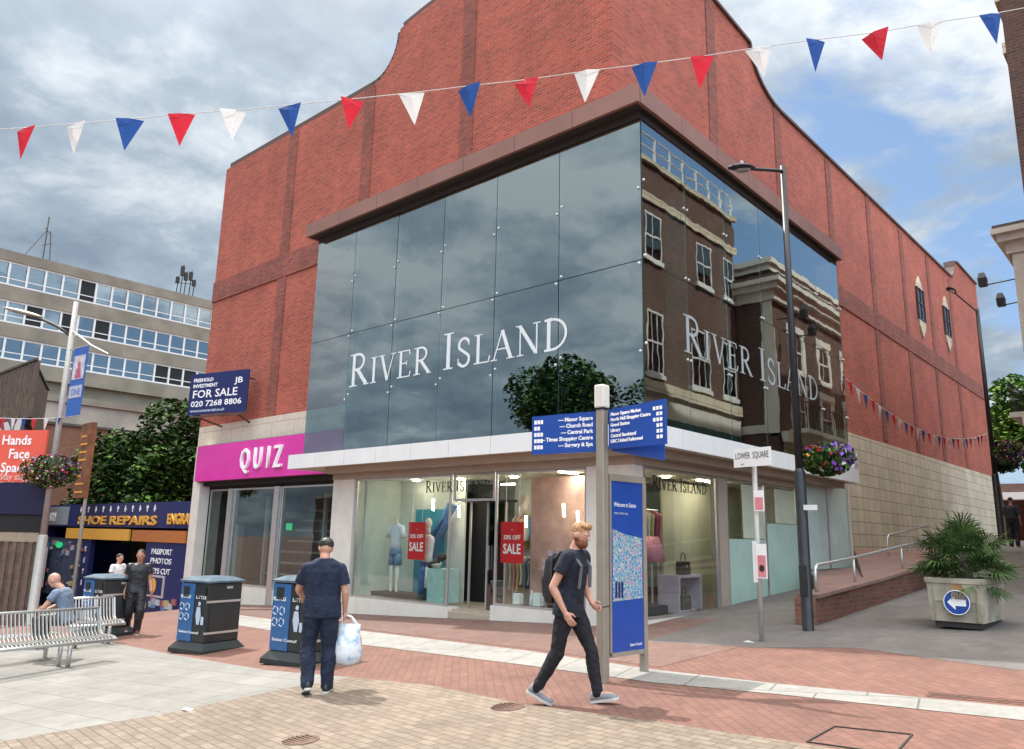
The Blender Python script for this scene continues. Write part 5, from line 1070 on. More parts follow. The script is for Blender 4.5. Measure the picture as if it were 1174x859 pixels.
# timber clad block and graffiti wall
tb = empty('timber_clad_building', (-41, 10.9, -2), 0, 'weathered timber clad block with flat roof at the left edge', 'building')
m = MB(); m.prism([(-46, 11.0, 6.3), (-37.75, 11.0, 6.3), (-40.2, 11.7, 6.3), (-46, 14, 6.3)], (0, 0, 2.5)); m.build('wall', m_wood, tb, True)
m = MB(); rnd = random.Random(3)
for k in range(40): x = -46+.21*k; m.box((x, 10.9+rnd.uniform(0, .02), 6.35), (x+.19, 10.99, 8.85+rnd.uniform(0, .05)))
m.build('timber_cladding', m_wood, tb, True)
MB().prism([(-46.1, 10.85, 8.9), (-37.6, 10.85, 8.9), (-40.2, 11.75, 8.9), (-46.1, 14.1, 8.9)], (0, 0, .1)).build('roof', m_roof, tb, True)
def graff():
    t = MT('painted_mural_wall'); v = t.co(); vo = t.n('ShaderNodeTexVoronoi'); vo.inputs['Scale'].default_value = 1.4; t.l(v, vo.inputs[0])
    r = t.n('ShaderNodeValToRGB'); r.color_ramp.interpolation = 'CONSTANT'; t.l(vo.outputs['Color'], r.inputs[0]); e = r.color_ramp.elements; e[0].color = (.05, .05, .06, 1); e[1].position = .5; e[1].color = (.45, .46, .48, 1); q = e.new(.42); q.color = (.3, .04, .05, 1); q = e.new(.6); q.color = (.12, .13, .16, 1); q = e.new(.68); q.color = (.6, .6, .6, 1)
    t.l(r.outputs[0], t.b.inputs['Base Color']); return t.m
m = MB(); m.prism([(-46, 10.7, -2), (-37.7, 10.7, -2), (-40.2, 11.4, -2), (-46, 13.9, -2)], (0, 0, 8.3)); m.build('painted_wall', graff(), tb, True)
# kiosk with coral hoarding
ck = empty('corner_kiosk', (-31, 8.4, -1.2), 0, 'dark kiosk with brown slatted shutters under the coral hoarding at the left edge', 'kiosk')
C0, C1 = V((-34.2, 6.3, 0)), V((-29.25, 9.35, 0)); d = (C1-C0).normalized(); n = d.cross(UP); gzk = -1.5
def pan(u0, u1, z0, z1, off, th, mat, nm, par): a = C0+d*u0+n*off; b = C0+d*u1+n*off; return MB().prism([a+UP*z0, b+UP*z0, b+UP*z1, a+UP*z1], -n*th).build(nm, mat, par, True)
def wedge(u0, u1, z0, z1, off, dl, dr_, mat, nm, par):
    a = C0+d*u0+n*off; b = C0+d*u1+n*off; vb = V((b.x, b.y, 0)).normalized()
    q = [a, b, b+vb*dr_, a-n*dl]; return MB().prism([p_+UP*z0 for p_ in q], UP*(z1-z0)).build(nm, mat, par, True)
wedge(0, 5.75, gzk, 2.1, 0, 2.4, 1.5, m_wood, 'slatted_shutter', ck)
wedge(-.1, 5.85, 2.1, 3.15, .1, 2.5, 1.5, M('near_black_fascia', (.01, .012, .05), .5), 'fascia', ck); pan(-.1, 5.85, 1.55, 2.1, .05, .04, m_dark, 'dark_band', ck); pan(0, 5.7, 1.2, 1.5, .03, .02, M('beige_band', (.34, .28, .2), .7), 'band', ck)  # includes a flat dark panel below the fascia
for k in range(18): pan(.1+.31*k, .26+.31*k, gzk, 1.2, .03, .02, M('brown_slat', (.16, .10, .08), .7, var=.3), 'slat', ck)
ch = empty('hoarding', (-31, 8.2, 3.2), 0, 'coral red hoarding reading Hands Face Space on top of the dark kiosk', 'hoarding')
HB = atf(0, 552, 26); 
hz0, hz1 = 3.17, 4.95
hp = pan(-.2, 5.55, hz0, hz1, .12, .08, m_orange, 'hoarding_panel', ch)
for i, s in enumerate(('Hands', 'Face', 'Space')): txt('lettering', s, .46, C0+d*5.0+UP*(hz1-.50-.47*i)+n*.13, d, UP, m_wtext, hp, .004, 'RIGHT', .008)
txt('lettering', 'Stay safe', .3, C0+d*5.0+UP*(hz0+.08)+n*.13, d, UP, M('coral_light', (.85, .45, .38), .5), hp, .004, 'RIGHT', .006)
# orange brown pillar sign
ps = empty('pillar_sign', (-33.3, 12.3, -1.5), 0, 'tall orange brown pillar sign with pale horizontal lines behind the left lamp post', 'sign')
MB().box((-35.25, 12.2, 2.9), (-34.15, 12.4, 6.0)).build('panel', M('orange_brown_print', (.22, .095, .045), .6, var=.5, sc=1.3), ps, True)
m = MB(); rnd = random.Random(2)
for k in range(8): z = 3.1+.33*k; m.box((-35.1, 12.18, z), (-35.1+rnd.uniform(.4, .85), 12.199, z+.07))
m.build('printed_line', m_yel, ps, True)
MB().tube([(-34.25, 12.35, -1.5), (-34.25, 12.35, 2.9)], .07, 8).build('post', m_pole, ps, True)
# ------------------------------------------------------------------ shoe repair kiosk
sk = empty('repair_kiosk', (-33, 12.9, -1.4), 0, 'dark blue shoe repairs kiosk beneath the trees left of the store', 'kiosk')
K = lambda nm, a, b, mt, par=sk: box(nm, a, b, mt, par)
zk = -1.75
K('back_wall', (-40.2, 15.0, zk), (-26.2, 15.2, 2.6), m_navy); K('roof', (-40.3, 12.95, 2.45), (-26.1, 15.3, 2.62), m_roof)
K('side_wall', (-40.2, 12.95, zk), (-40, 15, 2.45), m_navy); K('side_wall', (-26.3, 12.95, zk), (-26.2, 15, 2.45), m_navy)
fsn = K('fascia', (-40.2, 12.86, 1.75), (-26.2, 12.94, 2.68), m_navy)
K('yellow_band', (-37.3, 12.84, 1.25), (-30.9, 12.92, 1.68), m_yel, fsn); K('orange_band', (-30.6, 12.84, 1.25), (-26.3, 12.92, 1.66), M('orange_band', (.48, .16, .04), .5), fsn)
KX = lambda px, py: ony(px, py, 12.85)
gy = K('grey_panel', (-40.0, 12.83, 1.82), (-37.3, 12.858, 2.6), M('steel_grey_panel', (.32, .34, .37), .5), fsn)
txt('lettering', '2021', .52, (-39.7, 12.82, 1.98), XX, UP, m_wtext, gy, .01, bold=.008)
a, b = KX(91, 590).x, KX(181, 590).x; txt('lettering', 'SHOE REPAIRS', .46, (a, 12.83, 1.86), XX, UP, m_yel, fsn, .02, bold=.012, maxw=b-a)
a = KX(193, 590).x; txt('lettering', 'ENGRAVING', .5, (a, 12.83, 1.9), XX, UP, m_yel, fsn, .02, bold=.015)
m = MB()
for k in range(11): x = KX(93+8.4*k, 583).x; m.box((x, 12.83, 2.40+.06*(k % 2)), (x+.14, 12.85, 2.48+.06*(k % 2))); m.box((x+.04, 12.828, 2.34), (x+.09, 12.848, 2.58))
m.build('key_symbols', m_wtext, fsn, True)
K('pillar', (-35.3, 12.9, zk), (-34.6, 13.1, 1.25), m_navy); K('pillar', (-29.4, 12.9, zk), (-26.3, 13.0, 1.25), m_navy)
K('interior', (-34.6, 14.5, zk), (-29.4, 14.6, 1.3), m_dark); K('counter', (-34.5, 13.4, zk), (-32.5, 14.0, -.4), m_soff)
wp = K('window_display', (-39.8, 12.9, zk+.6), (-35.4, 12.98, 1.25), M('display_dark', (.05, .07, .12), .5, var=.5, sc=4))
rnd = random.Random(5); cl = [(.5, .5, .52), (.35, .12, .12), (.1, .2, .4), (.5, .4, .15), (.3, .35, .4)]
for k in range(34):
    x = -39.6+rnd.random()*4.0; z = zk+.8+rnd.random()*2.0; w_ = rnd.uniform(.1, .4); MB().box((x, 12.86-.0008*k, z), (x+w_, 12.899, z+rnd.uniform(.06, .2))).build('poster', M('poster_%d' % (k % 5), cl[k % 5], .6), wp, True)
eo = MB(); eo.prism([(-37.9+.38*math.cos(k*PI/10), 12.82, .95+.13*math.sin(k*PI/10)) for k in range(20)], (0, .03, 0)); eo.build('green_oval_sign', m_green, wp, True)
K('notice_board', (-39.9, 12.7, -.9), (-38.9, 12.75, .85), M('pale_notice', (.50, .54, .56), .6))
for i, (s, z) in enumerate((('PASSPORT', .82), ('PHOTOS', .50), ('KEYS CUT', .15))): txt('lettering', s, .28, (-28.9, 12.89, z), XX, UP, m_wtext, sk, .01, maxw=1.6)
for k in range(4): txt('lettering', 'KEYS'[k], .3, (-35.1, 12.89, .75-.45*k), XX, UP, m_wtext, sk, .01)
for k in range(9):
    x = -34.2+rnd.random()*3.6; z = -.2+rnd.random()*1.2; MB().box((x, 14.44, z), (x+.35, 14.49, z+.22)).build('shelf_item', M('poster_%d' % (k % 5), cl[k % 5], .6), sk, True)
for k in range(12):
    x = -29.2+rnd.random()*2.4; z = -1.4+rnd.random()*.6; MB().box((x, 12.86-.001*k, z), (x+.3, 12.899, z+.2)).build('poster', M('poster_%d' % (k % 5), cl[k % 5], .6), sk, True)
K('framed_notice', (-29.3, 12.86, -.65), (-27.6, 12.9, .1), M('pale_notice2', (.5, .45, .45), .6)); K('notice_face', (-29.2, 12.85, -.57), (-27.7, 12.859, .03), m_navy)
m = MB(); m.prism([(-28.4+.25*math.cos(k*PI/8), 12.84, -.27+.27*math.sin(k*PI/8)) for k in range(16)], (0, .01, 0)); m.build('yellow_disc', m_yel, sk, True)
# coin-operated ride
p = ong(186, 699); kr = empty('kiddie_ride', (p.x, p.y, gz(p.x, p.y)), R(20), "child's coin ride with red base, blue body and yellow seat beside the shoe kiosk", 'coin ride')
MB().loft([[V((.55*s*math.cos(k*PI/8), .38*s*math.sin(k*PI/8), z)) for k in range(16)] for s, z in ((1, 0), (1, .22), (.75, .38))]).build('base', m_red, kr, smooth=False)
MB().tube([(-.35, 0, .4), (-.1, 0, .5), (.25, 0, .62), (.38, 0, .95), (.42, 0, 1.25)], [.16, .24, .26, .2, .1], 14).build('body', M('ride_blue', (.05, .28, .62), .3), kr, smooth=True)
MB().ball((-.12, 0, .66), (.22, .2, .14)).build('seat', m_yel, kr, smooth=True)
MB().tube([(.15, -.2, 1.0), (.15, .2, 1.0)], .025, 8).build('handlebar', m_yel, kr, smooth=True)
# far end of the lane
fe = empty('lane_end_building', (-6, 66, 2), 0, 'low dark brick building with white canopy at the far end of the lane', 'building')
box('wall', (-14, 66, 1), (8, 72, 6.2), m_oldA, fe); box('canopy', (-13, 64.5, 5.0), (6, 66, 5.5), m_white, fe); box('shop_glazing', (-13, 65.9, 1.5), (6, 65.98, 4.6), m_glassdark, fe)
tree('broadleaf_tree', (-9.9, 58, 1.8), 8.0, 1.9, 4.0, 'small dark tree behind the far lamp post beneath the bright green tree', [m_leafd], 3500, .16, 41, 7)

# square service cover with dark frame set in the red paving
cs = [ong(*q) for q in ((925, 852), (957, 834), (1046, 843), (1026, 866))]; m = MB()
for a, b in zip(cs, cs[1:]+cs[:1]): m.bar((a.x, a.y, gz(a.x, a.y)+.004), (b.x, b.y, gz(b.x, b.y)+.004), .012, .012)
sc_ = m.build('service_cover', M('dark_joint', (.04, .035, .03), .9), None); tag(sc_, 'square service cover outlined in dark joints in the red paving, bottom right', 'service cover')
# ------------------------------------------------------------------ people
def fuse(m, name, mat, parent, vox=.008, smooth=4, fold=0.0, fsc=6.0, zone=None):
    o = m.build(name, mat, None); md = o.modifiers.new('r', 'REMESH'); md.mode = 'VOXEL'; md.voxel_size = vox; md.use_smooth_shade = True
    s = o.modifiers.new('s', 'SMOOTH'); s.iterations = smooth; s.factor = .5
    COL.objects.unlink(o); me = to_mesh(o); bpy.data.objects.remove(o)
    if fold:
        cs = [v.co.copy() for v in me.vertices]; ns = [v.normal.copy() for v in me.vertices]; out = []
        for c, q in zip(cs, ns):
            n = noise.noise(V((c.x*fsc, c.y*fsc, c.z*fsc*.7)))+.5*noise.noise(c*fsc*2.3); out.extend(c+q*n*fold)
        me.vertices.foreach_set('co', out)
    me.name = name; me.materials.clear(); [me.materials.append(x) for x in (mat if isinstance(mat, list) else [mat])]
    if zone:
        for p in me.polygons: p.material_index = zone(p.center)
    for p in me.polygons: p.use_smooth = True
    o = bpy.data.objects.new(name, me); COL.objects.link(o); o.parent = parent; return o
def ell(m, c, sv, fv, uv, a, b, h): m.ball(c, (a, b, h), Matrix((sv, fv, uv)).transposed())
def torso(m, rows, s=16):
    """rows: (centre, side vector, front vector, half width, half depth front, half depth back)"""
    m.loft([[c+sv*a*math.cos(2*PI*k/s)*(abs(math.cos(2*PI*k/s))**-.12 if abs(math.cos(2*PI*k/s)) > .05 else 1)+fv*(bf if math.sin(2*PI*k/s) > 0 else bb)*math.sin(2*PI*k/s) for k in range(s)] for c, sv, fv, a, bf, bb in rows])
def limb(m, a, b, ra, rb, bulge=0, at=.3, seg=14):
    a, b = V(a), V(b); p = []; r = []
    for i in range(7):
        t = i/6; p.append(a.lerp(b, t)); r.append(ra+(rb-ra)*t+bulge*math.exp(-((t-at)/.22)**2))
    m.tube(p, r, seg); m.ball(a, ra, u=12, v=8); m.ball(b, rb, u=12, v=8)
def hand(m, wr, d, palm_n, thumb, curl=.6, k=1.0):
    """wr wrist, d direction of the hand, palm_n palm normal, thumb side vector"""
    d, pn, th = V(d).normalized(), V(palm_n).normalized(), V(thumb).normalized()
    m.ball(wr+d*.045*k, (.042*k, .018*k, .05*k), Matrix((th, pn, d)).transposed(), 12, 8)
    m.tube([wr-d*.02, wr+d*.03], [.026*k, .03*k], 10)
    for i, (off, ln) in enumerate(((.030, .072), (.010, .082), (-.010, .076), (-.029, .060))):
        a = wr+d*.08*k+th*off*k; p = [a]; dr = d.copy()
        for j, f in enumerate((.42, .32, .26)):
            dr = (dr*math.cos(curl)+pn*math.sin(curl)).normalized(); a = a+dr*ln*f*k; p.append(a)
        m.tube(p, [.0095*k, .009*k, .0085*k, .007*k], 8); m.ball(p[-1], .007*k, u=6, v=4)
    a = wr+d*.02*k+th*.028*k; b = a+(th*.7+d*.7+pn*.3).normalized()*.04*k; c = b+(d*.9+pn*.4+th*.1).normalized()*.035*k; m.tube([a, b, c], [.014*k, .011*k, .009*k], 8); m.ball(c, .009*k, u=6, v=4)
m_skin = M('skin_light', (.52, .27, .19), .5, var=.06, sc=12); m_skin2 = M('skin_tanned', (.42, .20, .13), .5, var=.06, sc=12)
m_tee = M('navy_black_tshirt', (.009, .011, .022), .9, var=.35, sc=14, bump=.5, bsc=22); m_tee2 = M('dark_navy_tshirt', (.010, .017, .042), .9, var=.35, sc=14, bump=.5, bsc=22)
m_jeanb = M('black_jeans', (.007, .007, .011), .85, var=.35, sc=16, bump=.5, bsc=30); m_jean = M('dark_blue_jeans', (.009, .015, .036), .9, var=.55, sc=9, bump=.6, bsc=26)
m_hair = M('strawberry_blond_hair', (.36, .19, .085), .7, var=.3, sc=50, bump=.6, bsc=70); m_beard = M('ginger_beard', (.20, .065, .028), .8, var=.3, sc=50, bump=.6, bsc=80)
m_hairb = M('dark_hair', (.03, .02, .015), .7, var=.3, sc=50); m_sole = M('white_sole', (.5, .5, .48), .6); m_shoeg = M('grey_mesh_shoe', (.20, .21, .22), .8, var=.2, sc=60); m_eye = M('eye_white', (.75, .72, .7), .3); m_iris = M('eye_dark', (.03, .03, .03), .3)
def human(name_label, loc, rz, J, mats, hair='short', beard=False, vox=.008, cap=False, group=None, handL=None, handR=None, sleeves=.55, belly=0.0, extra=None, shoe=None, sk=None, fold=.012, w=1.0, hairmat=None):
    """J: joints in local metres, facing +Y, right = +X"""
    tee, trou, shoem = mats; skn = sk or m_skin
    o = empty('person', loc, rz, name_label, 'person', group); J = {k: V(v) for k, v in J.items()}
    sh = (J['shR']-J['shL']).normalized(); hp = (J['hipR']-J['hipL']).normalized(); spine = (J['neck']-J['pelvis']).normalized()
    fC = UP.cross(sh) if abs(spine.z) > .6 else spine.cross(sh)*-1; fC = spine.cross(sh).normalized()*1.0; fH = spine.cross(hp).normalized()
    if fC.dot(V((0, 1, 0))) < 0: fC = -fC
    if fH.dot(V((0, 1, 0))) < 0: fH = -fH
    pel, nk = J['pelvis'], J['neck']; P = lambda t: pel.lerp(nk, t)
    def rows(g):
        return [(P(-.16), hp, fH, (.165+g)*w, .10+g, .125+g), (P(.05), hp, fH, (.17+g)*w, .105+g+belly*.5, .12+g), (P(.25), (hp+sh).normalized(), fH, (.155+g)*w, .105+g+belly, .10+g), (P(.5), sh, fC, (.165+g)*w, .115+g+belly*.6, .105+g), (P(.74), sh, fC, (.185+g)*w, .12+g, .115+g), (P(.9), sh, fC, (.165+g)*w, .09+g, .10+g), (P(1.0), sh, fC, (.085+g)*w, .055+g, .065+g)]
    # body
    m = MB(); torso(m, rows(0)); hd = J['head']; hu = (hd-nk).normalized() if 'hup' not in J else J['hup'].normalized(); hf = J['hf'].normalized(); hs = hf.cross(hu).normalized(); hf = hu.cross(hs).normalized()
    m.tube([nk-spine*.05, nk+spine*.03, hd-hu*.06], [.075, .058, .056], 14)
    ell(m, hd+hu*.02, hs, hf, hu, .080, .102, .105); ell(m, hd-hu*.05+hf*.018, hs, hf, hu, .06, .075, .075)   # skull, jaw
    m.tube([hd+hf*.09+hu*.02, hd+hf*.112-hu*.012, hd+hf*.098-hu*.022], [.010, .016, .010], 8)    # nose
    for s in (-1, 1):
        ell(m, hd+hs*.078*s-hu*.0, hs, hf, hu, .012, .022, .032); ell(m, hd+hs*.032*s+hf*.088+hu*.03, hs, hf, hu, .022, .012, .009)
    m.tube([hd+hf*.092-hu*.052-hs*.025, hd+hf*.10-hu*.052, hd+hf*.092-hu*.052+hs*.025], [.007, .010, .007], 6)
    for S_, hnd in (('L', handL), ('R', handR)):
        a, e, wr = J['sh'+S_], J['el'+S_], J['wr'+S_]; limb(m, a, e, .054, .040, .004); limb(m, e, wr, .040, .027, .006)
        dd = hnd or {}; d = V(dd.get('d', (wr-e))); pn = V(dd.get('pn', (-1 if S_ == 'R' else 1, 0, 0))); th = V(dd.get('th', (0, 1, 0))); d.normalize(); pn = (pn-d*pn.dot(d)).normalized(); th = th-d*th.dot(d); th = (th-pn*th.dot(pn)).normalized(); hand(m, wr, d, pn, th, dd.get('curl', .4))
        h, kn, an = J['hip'+S_], J['kn'+S_], J['an'+S_]; limb(m, h, kn, .085, .056, .008); limb(m, kn, an, .054, .038, .010); limb(m, an, J['to'+S_], .04, .028)
    fuse(m, 'body', skn, o, vox, 2)
    # clothes
    g = .014; m = MB(); rw = rows(g); rw = [(P(-.22), hp, fH, (.178+g)*w, .118+g, .13+g)]+rw[1:6]+[(P(1.0), sh, fC, .115, .08, .095), (P(1.035), sh, fC, .082, .068, .078)]; torso(m, rw)
    for S_ in 'LR':
        a, e = J['sh'+S_], J['el'+S_]; b = a.lerp(e, sleeves); m.tube([a.lerp(e, -.02), a.lerp(e, sleeves*.5), b], [.074, .074, .073], 14); m.ball(a, .072)
        m.tube([a, P(.93)+(a-P(.93))*.35], [.068, .06], 12)
    fuse(m, 'tshirt', tee, o, vox, 3, fold, 7)
    m = MB(); torso(m, [(P(-.24), hp, fH, (.16+g)*w, .11+g, .12+g), (P(-.1), hp, fH, (.168+g)*w, .105+g, .125+g), (P(.12), hp, fH, (.16+g)*w, .10+g, .11+g)])
    for S_ in 'LR':
        h, kn, an = J['hip'+S_], J['kn'+S_], J['an'+S_]; sl = .004 if trou is m_jeanb else .024
        limb(m, h, kn, .096+sl*.5, .066+sl, .008); limb(m, kn, an+UP*.01, .064+sl, .052+sl, .006)
    fuse(m, 'trousers', trou, o, vox, 3, fold, 9)
    for S_ in 'LR':
        an, to = J['an'+S_], J['to'+S_]; d = (to-an); flat_ = V((d.x, d.y, 0)); dn = (to-an).normalized(); up = J.get('fu'+S_, UP); sd = dn.cross(up).normalized(); 
        heel = an-UP*.0
        f = J.get('fd'+S_, flat_).normalized(); u = sd.cross(f).normalized() if abs(f.dot(UP)) < .99 else UP; sd = f.cross(UP).normalized(); u = sd.cross(f).normalized()
        c = an-u*.075
        def shp(gr, zt, h0): return [[c+f*(t)+sd*ww*gr*math.cos(k*PI/8)+u*(h0+max(0, math.sin(k*PI/8))*hh*zt) for k in range(16)] for t, ww, hh in ((-.085, .022, .05), (-.07, .036, .08), (-.02, .040, .10), (.05, .042, .085), (.11, .048, .060), (.165, .044, .045), (.20, .022, .022))]
        s_ = MB(); s_.loft(shp(1, 1, .022)); so_ = s_.build('shoe', shoem, o, smooth=True)
        s2 = MB(); s2.loft([[c+f*(t*1.03)+sd*ww*1.08*cc+u*h for cc, h in ((-1, 0), (1, 0), (1, .026), (-1, .026))] for t, ww in ((-.088, .02), (-.07, .036), (-.02, .038), (.05, .041), (.11, .048), (.165, .043), (.202, .02))]); s2.build('sole', m_sole, so_, smooth=False)
    # hair / cap / beard / eyes
    hm = hairmat or m_hair
    if hair:
        m = MB(); ell(m, hd+hu*.045-hf*.012, hs, hf, hu, .083, .100, .088 if hair == 'short' else .092)
        if hair == 'quiff':
            ell(m, hd+hu*.105+hf*.03, hs, hf, hu, .07, .075, .038); ell(m, hd+hu*.115+hf*.055, hs, hf, hu, .05, .045, .03)
        # cut the face side away: keep only what is behind / above
        o2 = fuse(m, 'hair', hm, o, .005, 1, .009, 38)
        me = o2.data; bm = bmesh.new(); bm.from_mesh(me)
        kill = [f for f in bm.faces if ((f.calc_center_median()-hd).dot(hf) > .055 and (f.calc_center_median()-hd).dot(hu) < .062) or (f.calc_center_median()-hd).dot(hu) < -.035]
        bmesh.ops.delete(bm, geom=kill, context='FACES'); bm.to_mesh(me); bm.free()
    if cap:
        m = MB(); ell(m, hd+hu*.05+hf*.005, hs, hf, hu, .094, .120, .088); fuse(m, 'cap', m_blk, o, .007, 1)
        m = MB(); m.prism([hd+hu*.055+hf*(.085+.11*math.sin(R(a)))+hs*.075*math.cos(R(a)) for a in range(0, 181, 20)], hu*.008); m.build('cap_peak', m_blk, o)
    if beard:
        m = MB(); ell(m, hd-hu*.070+hf*.034, hs, hf, hu, .068, .082, .058); ell(m, hd-hu*.03+hf*.005, hs, hf, hu, .082, .05, .045)
        b_ = fuse(m, 'beard', m_beard, o, .006, 1, .003, 50); bm = bmesh.new(); bm.from_mesh(b_.data); bmesh.ops.delete(bm, geom=[f for f in bm.faces if (f.calc_center_median()-hd).dot(hu) > -.022 and (f.calc_center_median()-hd).dot(hf) > .05], context='FACES'); bm.to_mesh(b_.data); bm.free()
    m = MB()
    for s in (-1, 1): ell(m, hd+hs*.032*s+hf*.084+hu*.012, hs, hf, hu, .012, .006, .006)
    ey = m.build('eyes', m_eye, o, smooth=True); m = MB()
    for s in (-1, 1): ell(m, hd+hs*.032*s+hf*.089+hu*.012, hs, hf, hu, .0055, .003, .0055)
    m.build('pupils', m_iris, ey, smooth=True)
    return o
def stand(k=1.0, **ch):
    J = dict(pelvis=(0, 0, .98), neck=(0, 0, 1.47), head=(0, .02, 1.645), hf=(0, 1, 0), shL=(-.185, 0, 1.42), shR=(.185, 0, 1.42), elL=(-.225, -.02, 1.13), elR=(.225, -.02, 1.13), wrL=(-.23, .06, .88), wrR=(.23, .06, .88),
             hipL=(-.09, 0, .93), hipR=(.09, 0, .93), knL=(-.1, .01, .50), knR=(.1, .01, .50), anL=(-.1, -.03, .085), anR=(.1, -.03, .085), toL=(-.11, .12, .04), toR=(.11, .12, .04))
    J.update(ch); return {a: (V(b)*k if a not in ('hf', 'fdL', 'fdR', 'hup') else V(b)) for a, b in J.items()}
# --- walking bearded man (profile, right hand in pocket)
rear, front = ong(632, 806), ong(697, 808); mid = (rear+front)/2
wdir = V((front.x-rear.x, front.y-rear.y, 0)).normalized(); wdir = (Matrix.Rotation(R(-4), 3, 'Z') @ wdir)
rz = math.atan2(wdir.y, wdir.x)-PI/2; mid = mid-LAT*.09; zg = gz(mid.x, mid.y)
J = stand(1.0, pelvis=(0, -.01, .965), neck=(0, .05, 1.49), head=(.0, .10, 1.645), hf=(.12, 1, -.16), shL=(-.185, .06, 1.43), shR=(.185, .04, 1.43), elR=(.255, -.09, 1.13), wrR=(.21, .03, .885), elL=(-.245, .06, 1.12), wrL=(-.17, .17, .96),
          hipL=(-.09, .0, .92), hipR=(.09, -.02, .92), knR=(.10, -.10, .49), anR=(.09, -.32, .125), toR=(.09, -.19, .045), knL=(-.09, .19, .50), anL=(-.08, .26, .105), toL=(-.08, .41, .11), fdR=(0, .93, -.36), fdL=(0, .96, .22))
wm = human('bearded man with ginger hair and grey trainers walking right past the direction post', (mid.x, mid.y, zg), rz, J, (m_tee, m_jeanb, m_shoeg), 'quiff', True, .0065, w=1.1, handR=dict(d=(-.1, .5, -.8), pn=(-1, 0, 0), th=(0, 1, .3), curl=.3), handL=dict(d=(0, .8, -.5), pn=(1, 0, 0), th=(0, .3, 1), curl=.7))
MW = Matrix.Translation((mid.x, mid.y, zg)) @ Matrix.Rotation(rz, 4, 'Z')
bp = empty('backpack', MW @ V((0, -.13, 1.22)), rz, 'black backpack worn by the bearded walking man', 'backpack')
m = MB(); 
m.loft([[V((sx_*a, dy, z)) for sx_, dy in ((-1, -.02), (-.9, -.02-b), (.9, -.02-b), (1, -.02))] for z, a, b in ((-.27, .11, .10), (-.2, .13, .11), (.0, .135, .12), (.16, .12, .10), (.24, .10, .06))])
m.build('bag_body', m_black, bp, bevel=.03)
MB().loft([[V((sx_*a, dy-.115, z)) for sx_, dy in ((-1, 0), (-.9, -b), (.9, -b), (1, 0))] for z, a, b in ((-.2, .10, .03), (-.02, .10, .05), (.03, .08, .02))]).build('front_pocket', m_black, bp, bevel=.012)
for s in (-1, 1): MB().bar((s*.11, .0, .19), (s*.115, .07, .26), .05, .014).bar((s*.115, .07, .26), (s*.12, .19, .265), .05, .014).bar((s*.12, .19, .265), (s*.125, .295, .12), .045, .014).bar((s*.125, .295, .12), (s*.15, .28, -.10), .035, .012).build('shoulder_strap', M('grey_strap', (.12, .12, .14), .8), bp)
ph = MB(); c = MW @ V((-.18, .24, .915)); ph.bar(c, c+wdir*.11+UP*.03, .06, .011); tag(ph.build('mobile_phone', m_black, None, bevel=.004), 'dark phone held in the left hand of the bearded man', 'phone')
# --- man in black cap, seen from behind, reaching into the bin
pf = ong(362, 795); zg = gz(pf.x, pf.y); rz = YAW+R(8)
J = stand(1.0, pelvis=(.0, .0, .965), neck=(-.0, -.01, 1.50), head=(-.0, .03, 1.625), hf=(-.35, 1, -.1), shL=(-.195, .0, 1.395), shR=(.195, -.01, 1.395), elL=(-.29, .10, 1.15), wrL=(-.27, .34, 1.04), elR=(.265, -.03, 1.13), wrR=(.27, .06, .89),
          hipL=(-.09, 0, .92), hipR=(.09, 0, .92), knL=(-.13, .03, .50), anL=(-.09, -.12, .12), toL=(-.12, .0, .05), knR=(.11, .04, .49), anR=(.12, -.02, .085), toR=(.14, .12, .04), fdL=(-.2, .9, -.28))
cmn = human('man in black cap and navy tee shirt, seen from behind, reaching into a bin', (pf.x, pf.y, zg), rz, J, (m_tee2, m_jean, m_black), 'short', False, .0065, cap=True, hairmat=m_hairb, w=1.2, belly=.03, handR=dict(d=(0, .1, -1), pn=(-1, 0, 0), th=(0, 1, 0), curl=1.1), handL=dict(d=(.1, .9, -.3), pn=(.3, 0, -1), th=(1, 0, 0), curl=.4), sleeves=.7)
MW = Matrix.Translation((pf.x, pf.y, zg)) @ Matrix.Rotation(rz, 4, 'Z')
cb = empty('carrier_bag', MW @ V((.30, .06, .30)), rz, 'white translucent carrier bag with pale blue contents held by the man in the cap', 'bag')
def bagmat():
    t = MT('thin_white_plastic'); v = t.co(); f = t.noise(v, 7, 4); r = t.n('ShaderNodeValToRGB'); t.l(f, r.inputs[0]); e = r.color_ramp.elements; e[0].position = .38; e[0].color = (.30, .46, .64, 1); e[1].position = .50; e[1].color = (.72, .74, .77, 1); t.l(r.outputs[0], t.b.inputs['Base Color']); t.b.inputs['Roughness'].default_value = .35
    t.bump(t.noise(v, 16, 4), .6); return t.m
m = MB(); rnd = random.Random(8); rings = []
for z, a, b in ((0, .09, .06), (.04, .15, .10), (.14, .165, .12), (.28, .15, .10), (.38, .12, .07), (.46, .13, .03)):
    rings.append([V((a*math.cos(k*PI/10)*(1+.09*math.sin(k*2.3+z*20))+.03, b*math.sin(k*PI/10)*(1+.12*math.sin(k*3.1+z*14)), z)) for k in range(20)])
m.loft(rings); m.build('bag_body', bagmat(), cb, smooth=True)
m = MB()
for s in (-1, 1): m.tube([(s*.10+.03, 0, .44), (s*.05, 0, .54), (-.02, 0, .56)], [.02, .012, .01], 8)
m.build('handles', m_flw, cb, smooth=True)
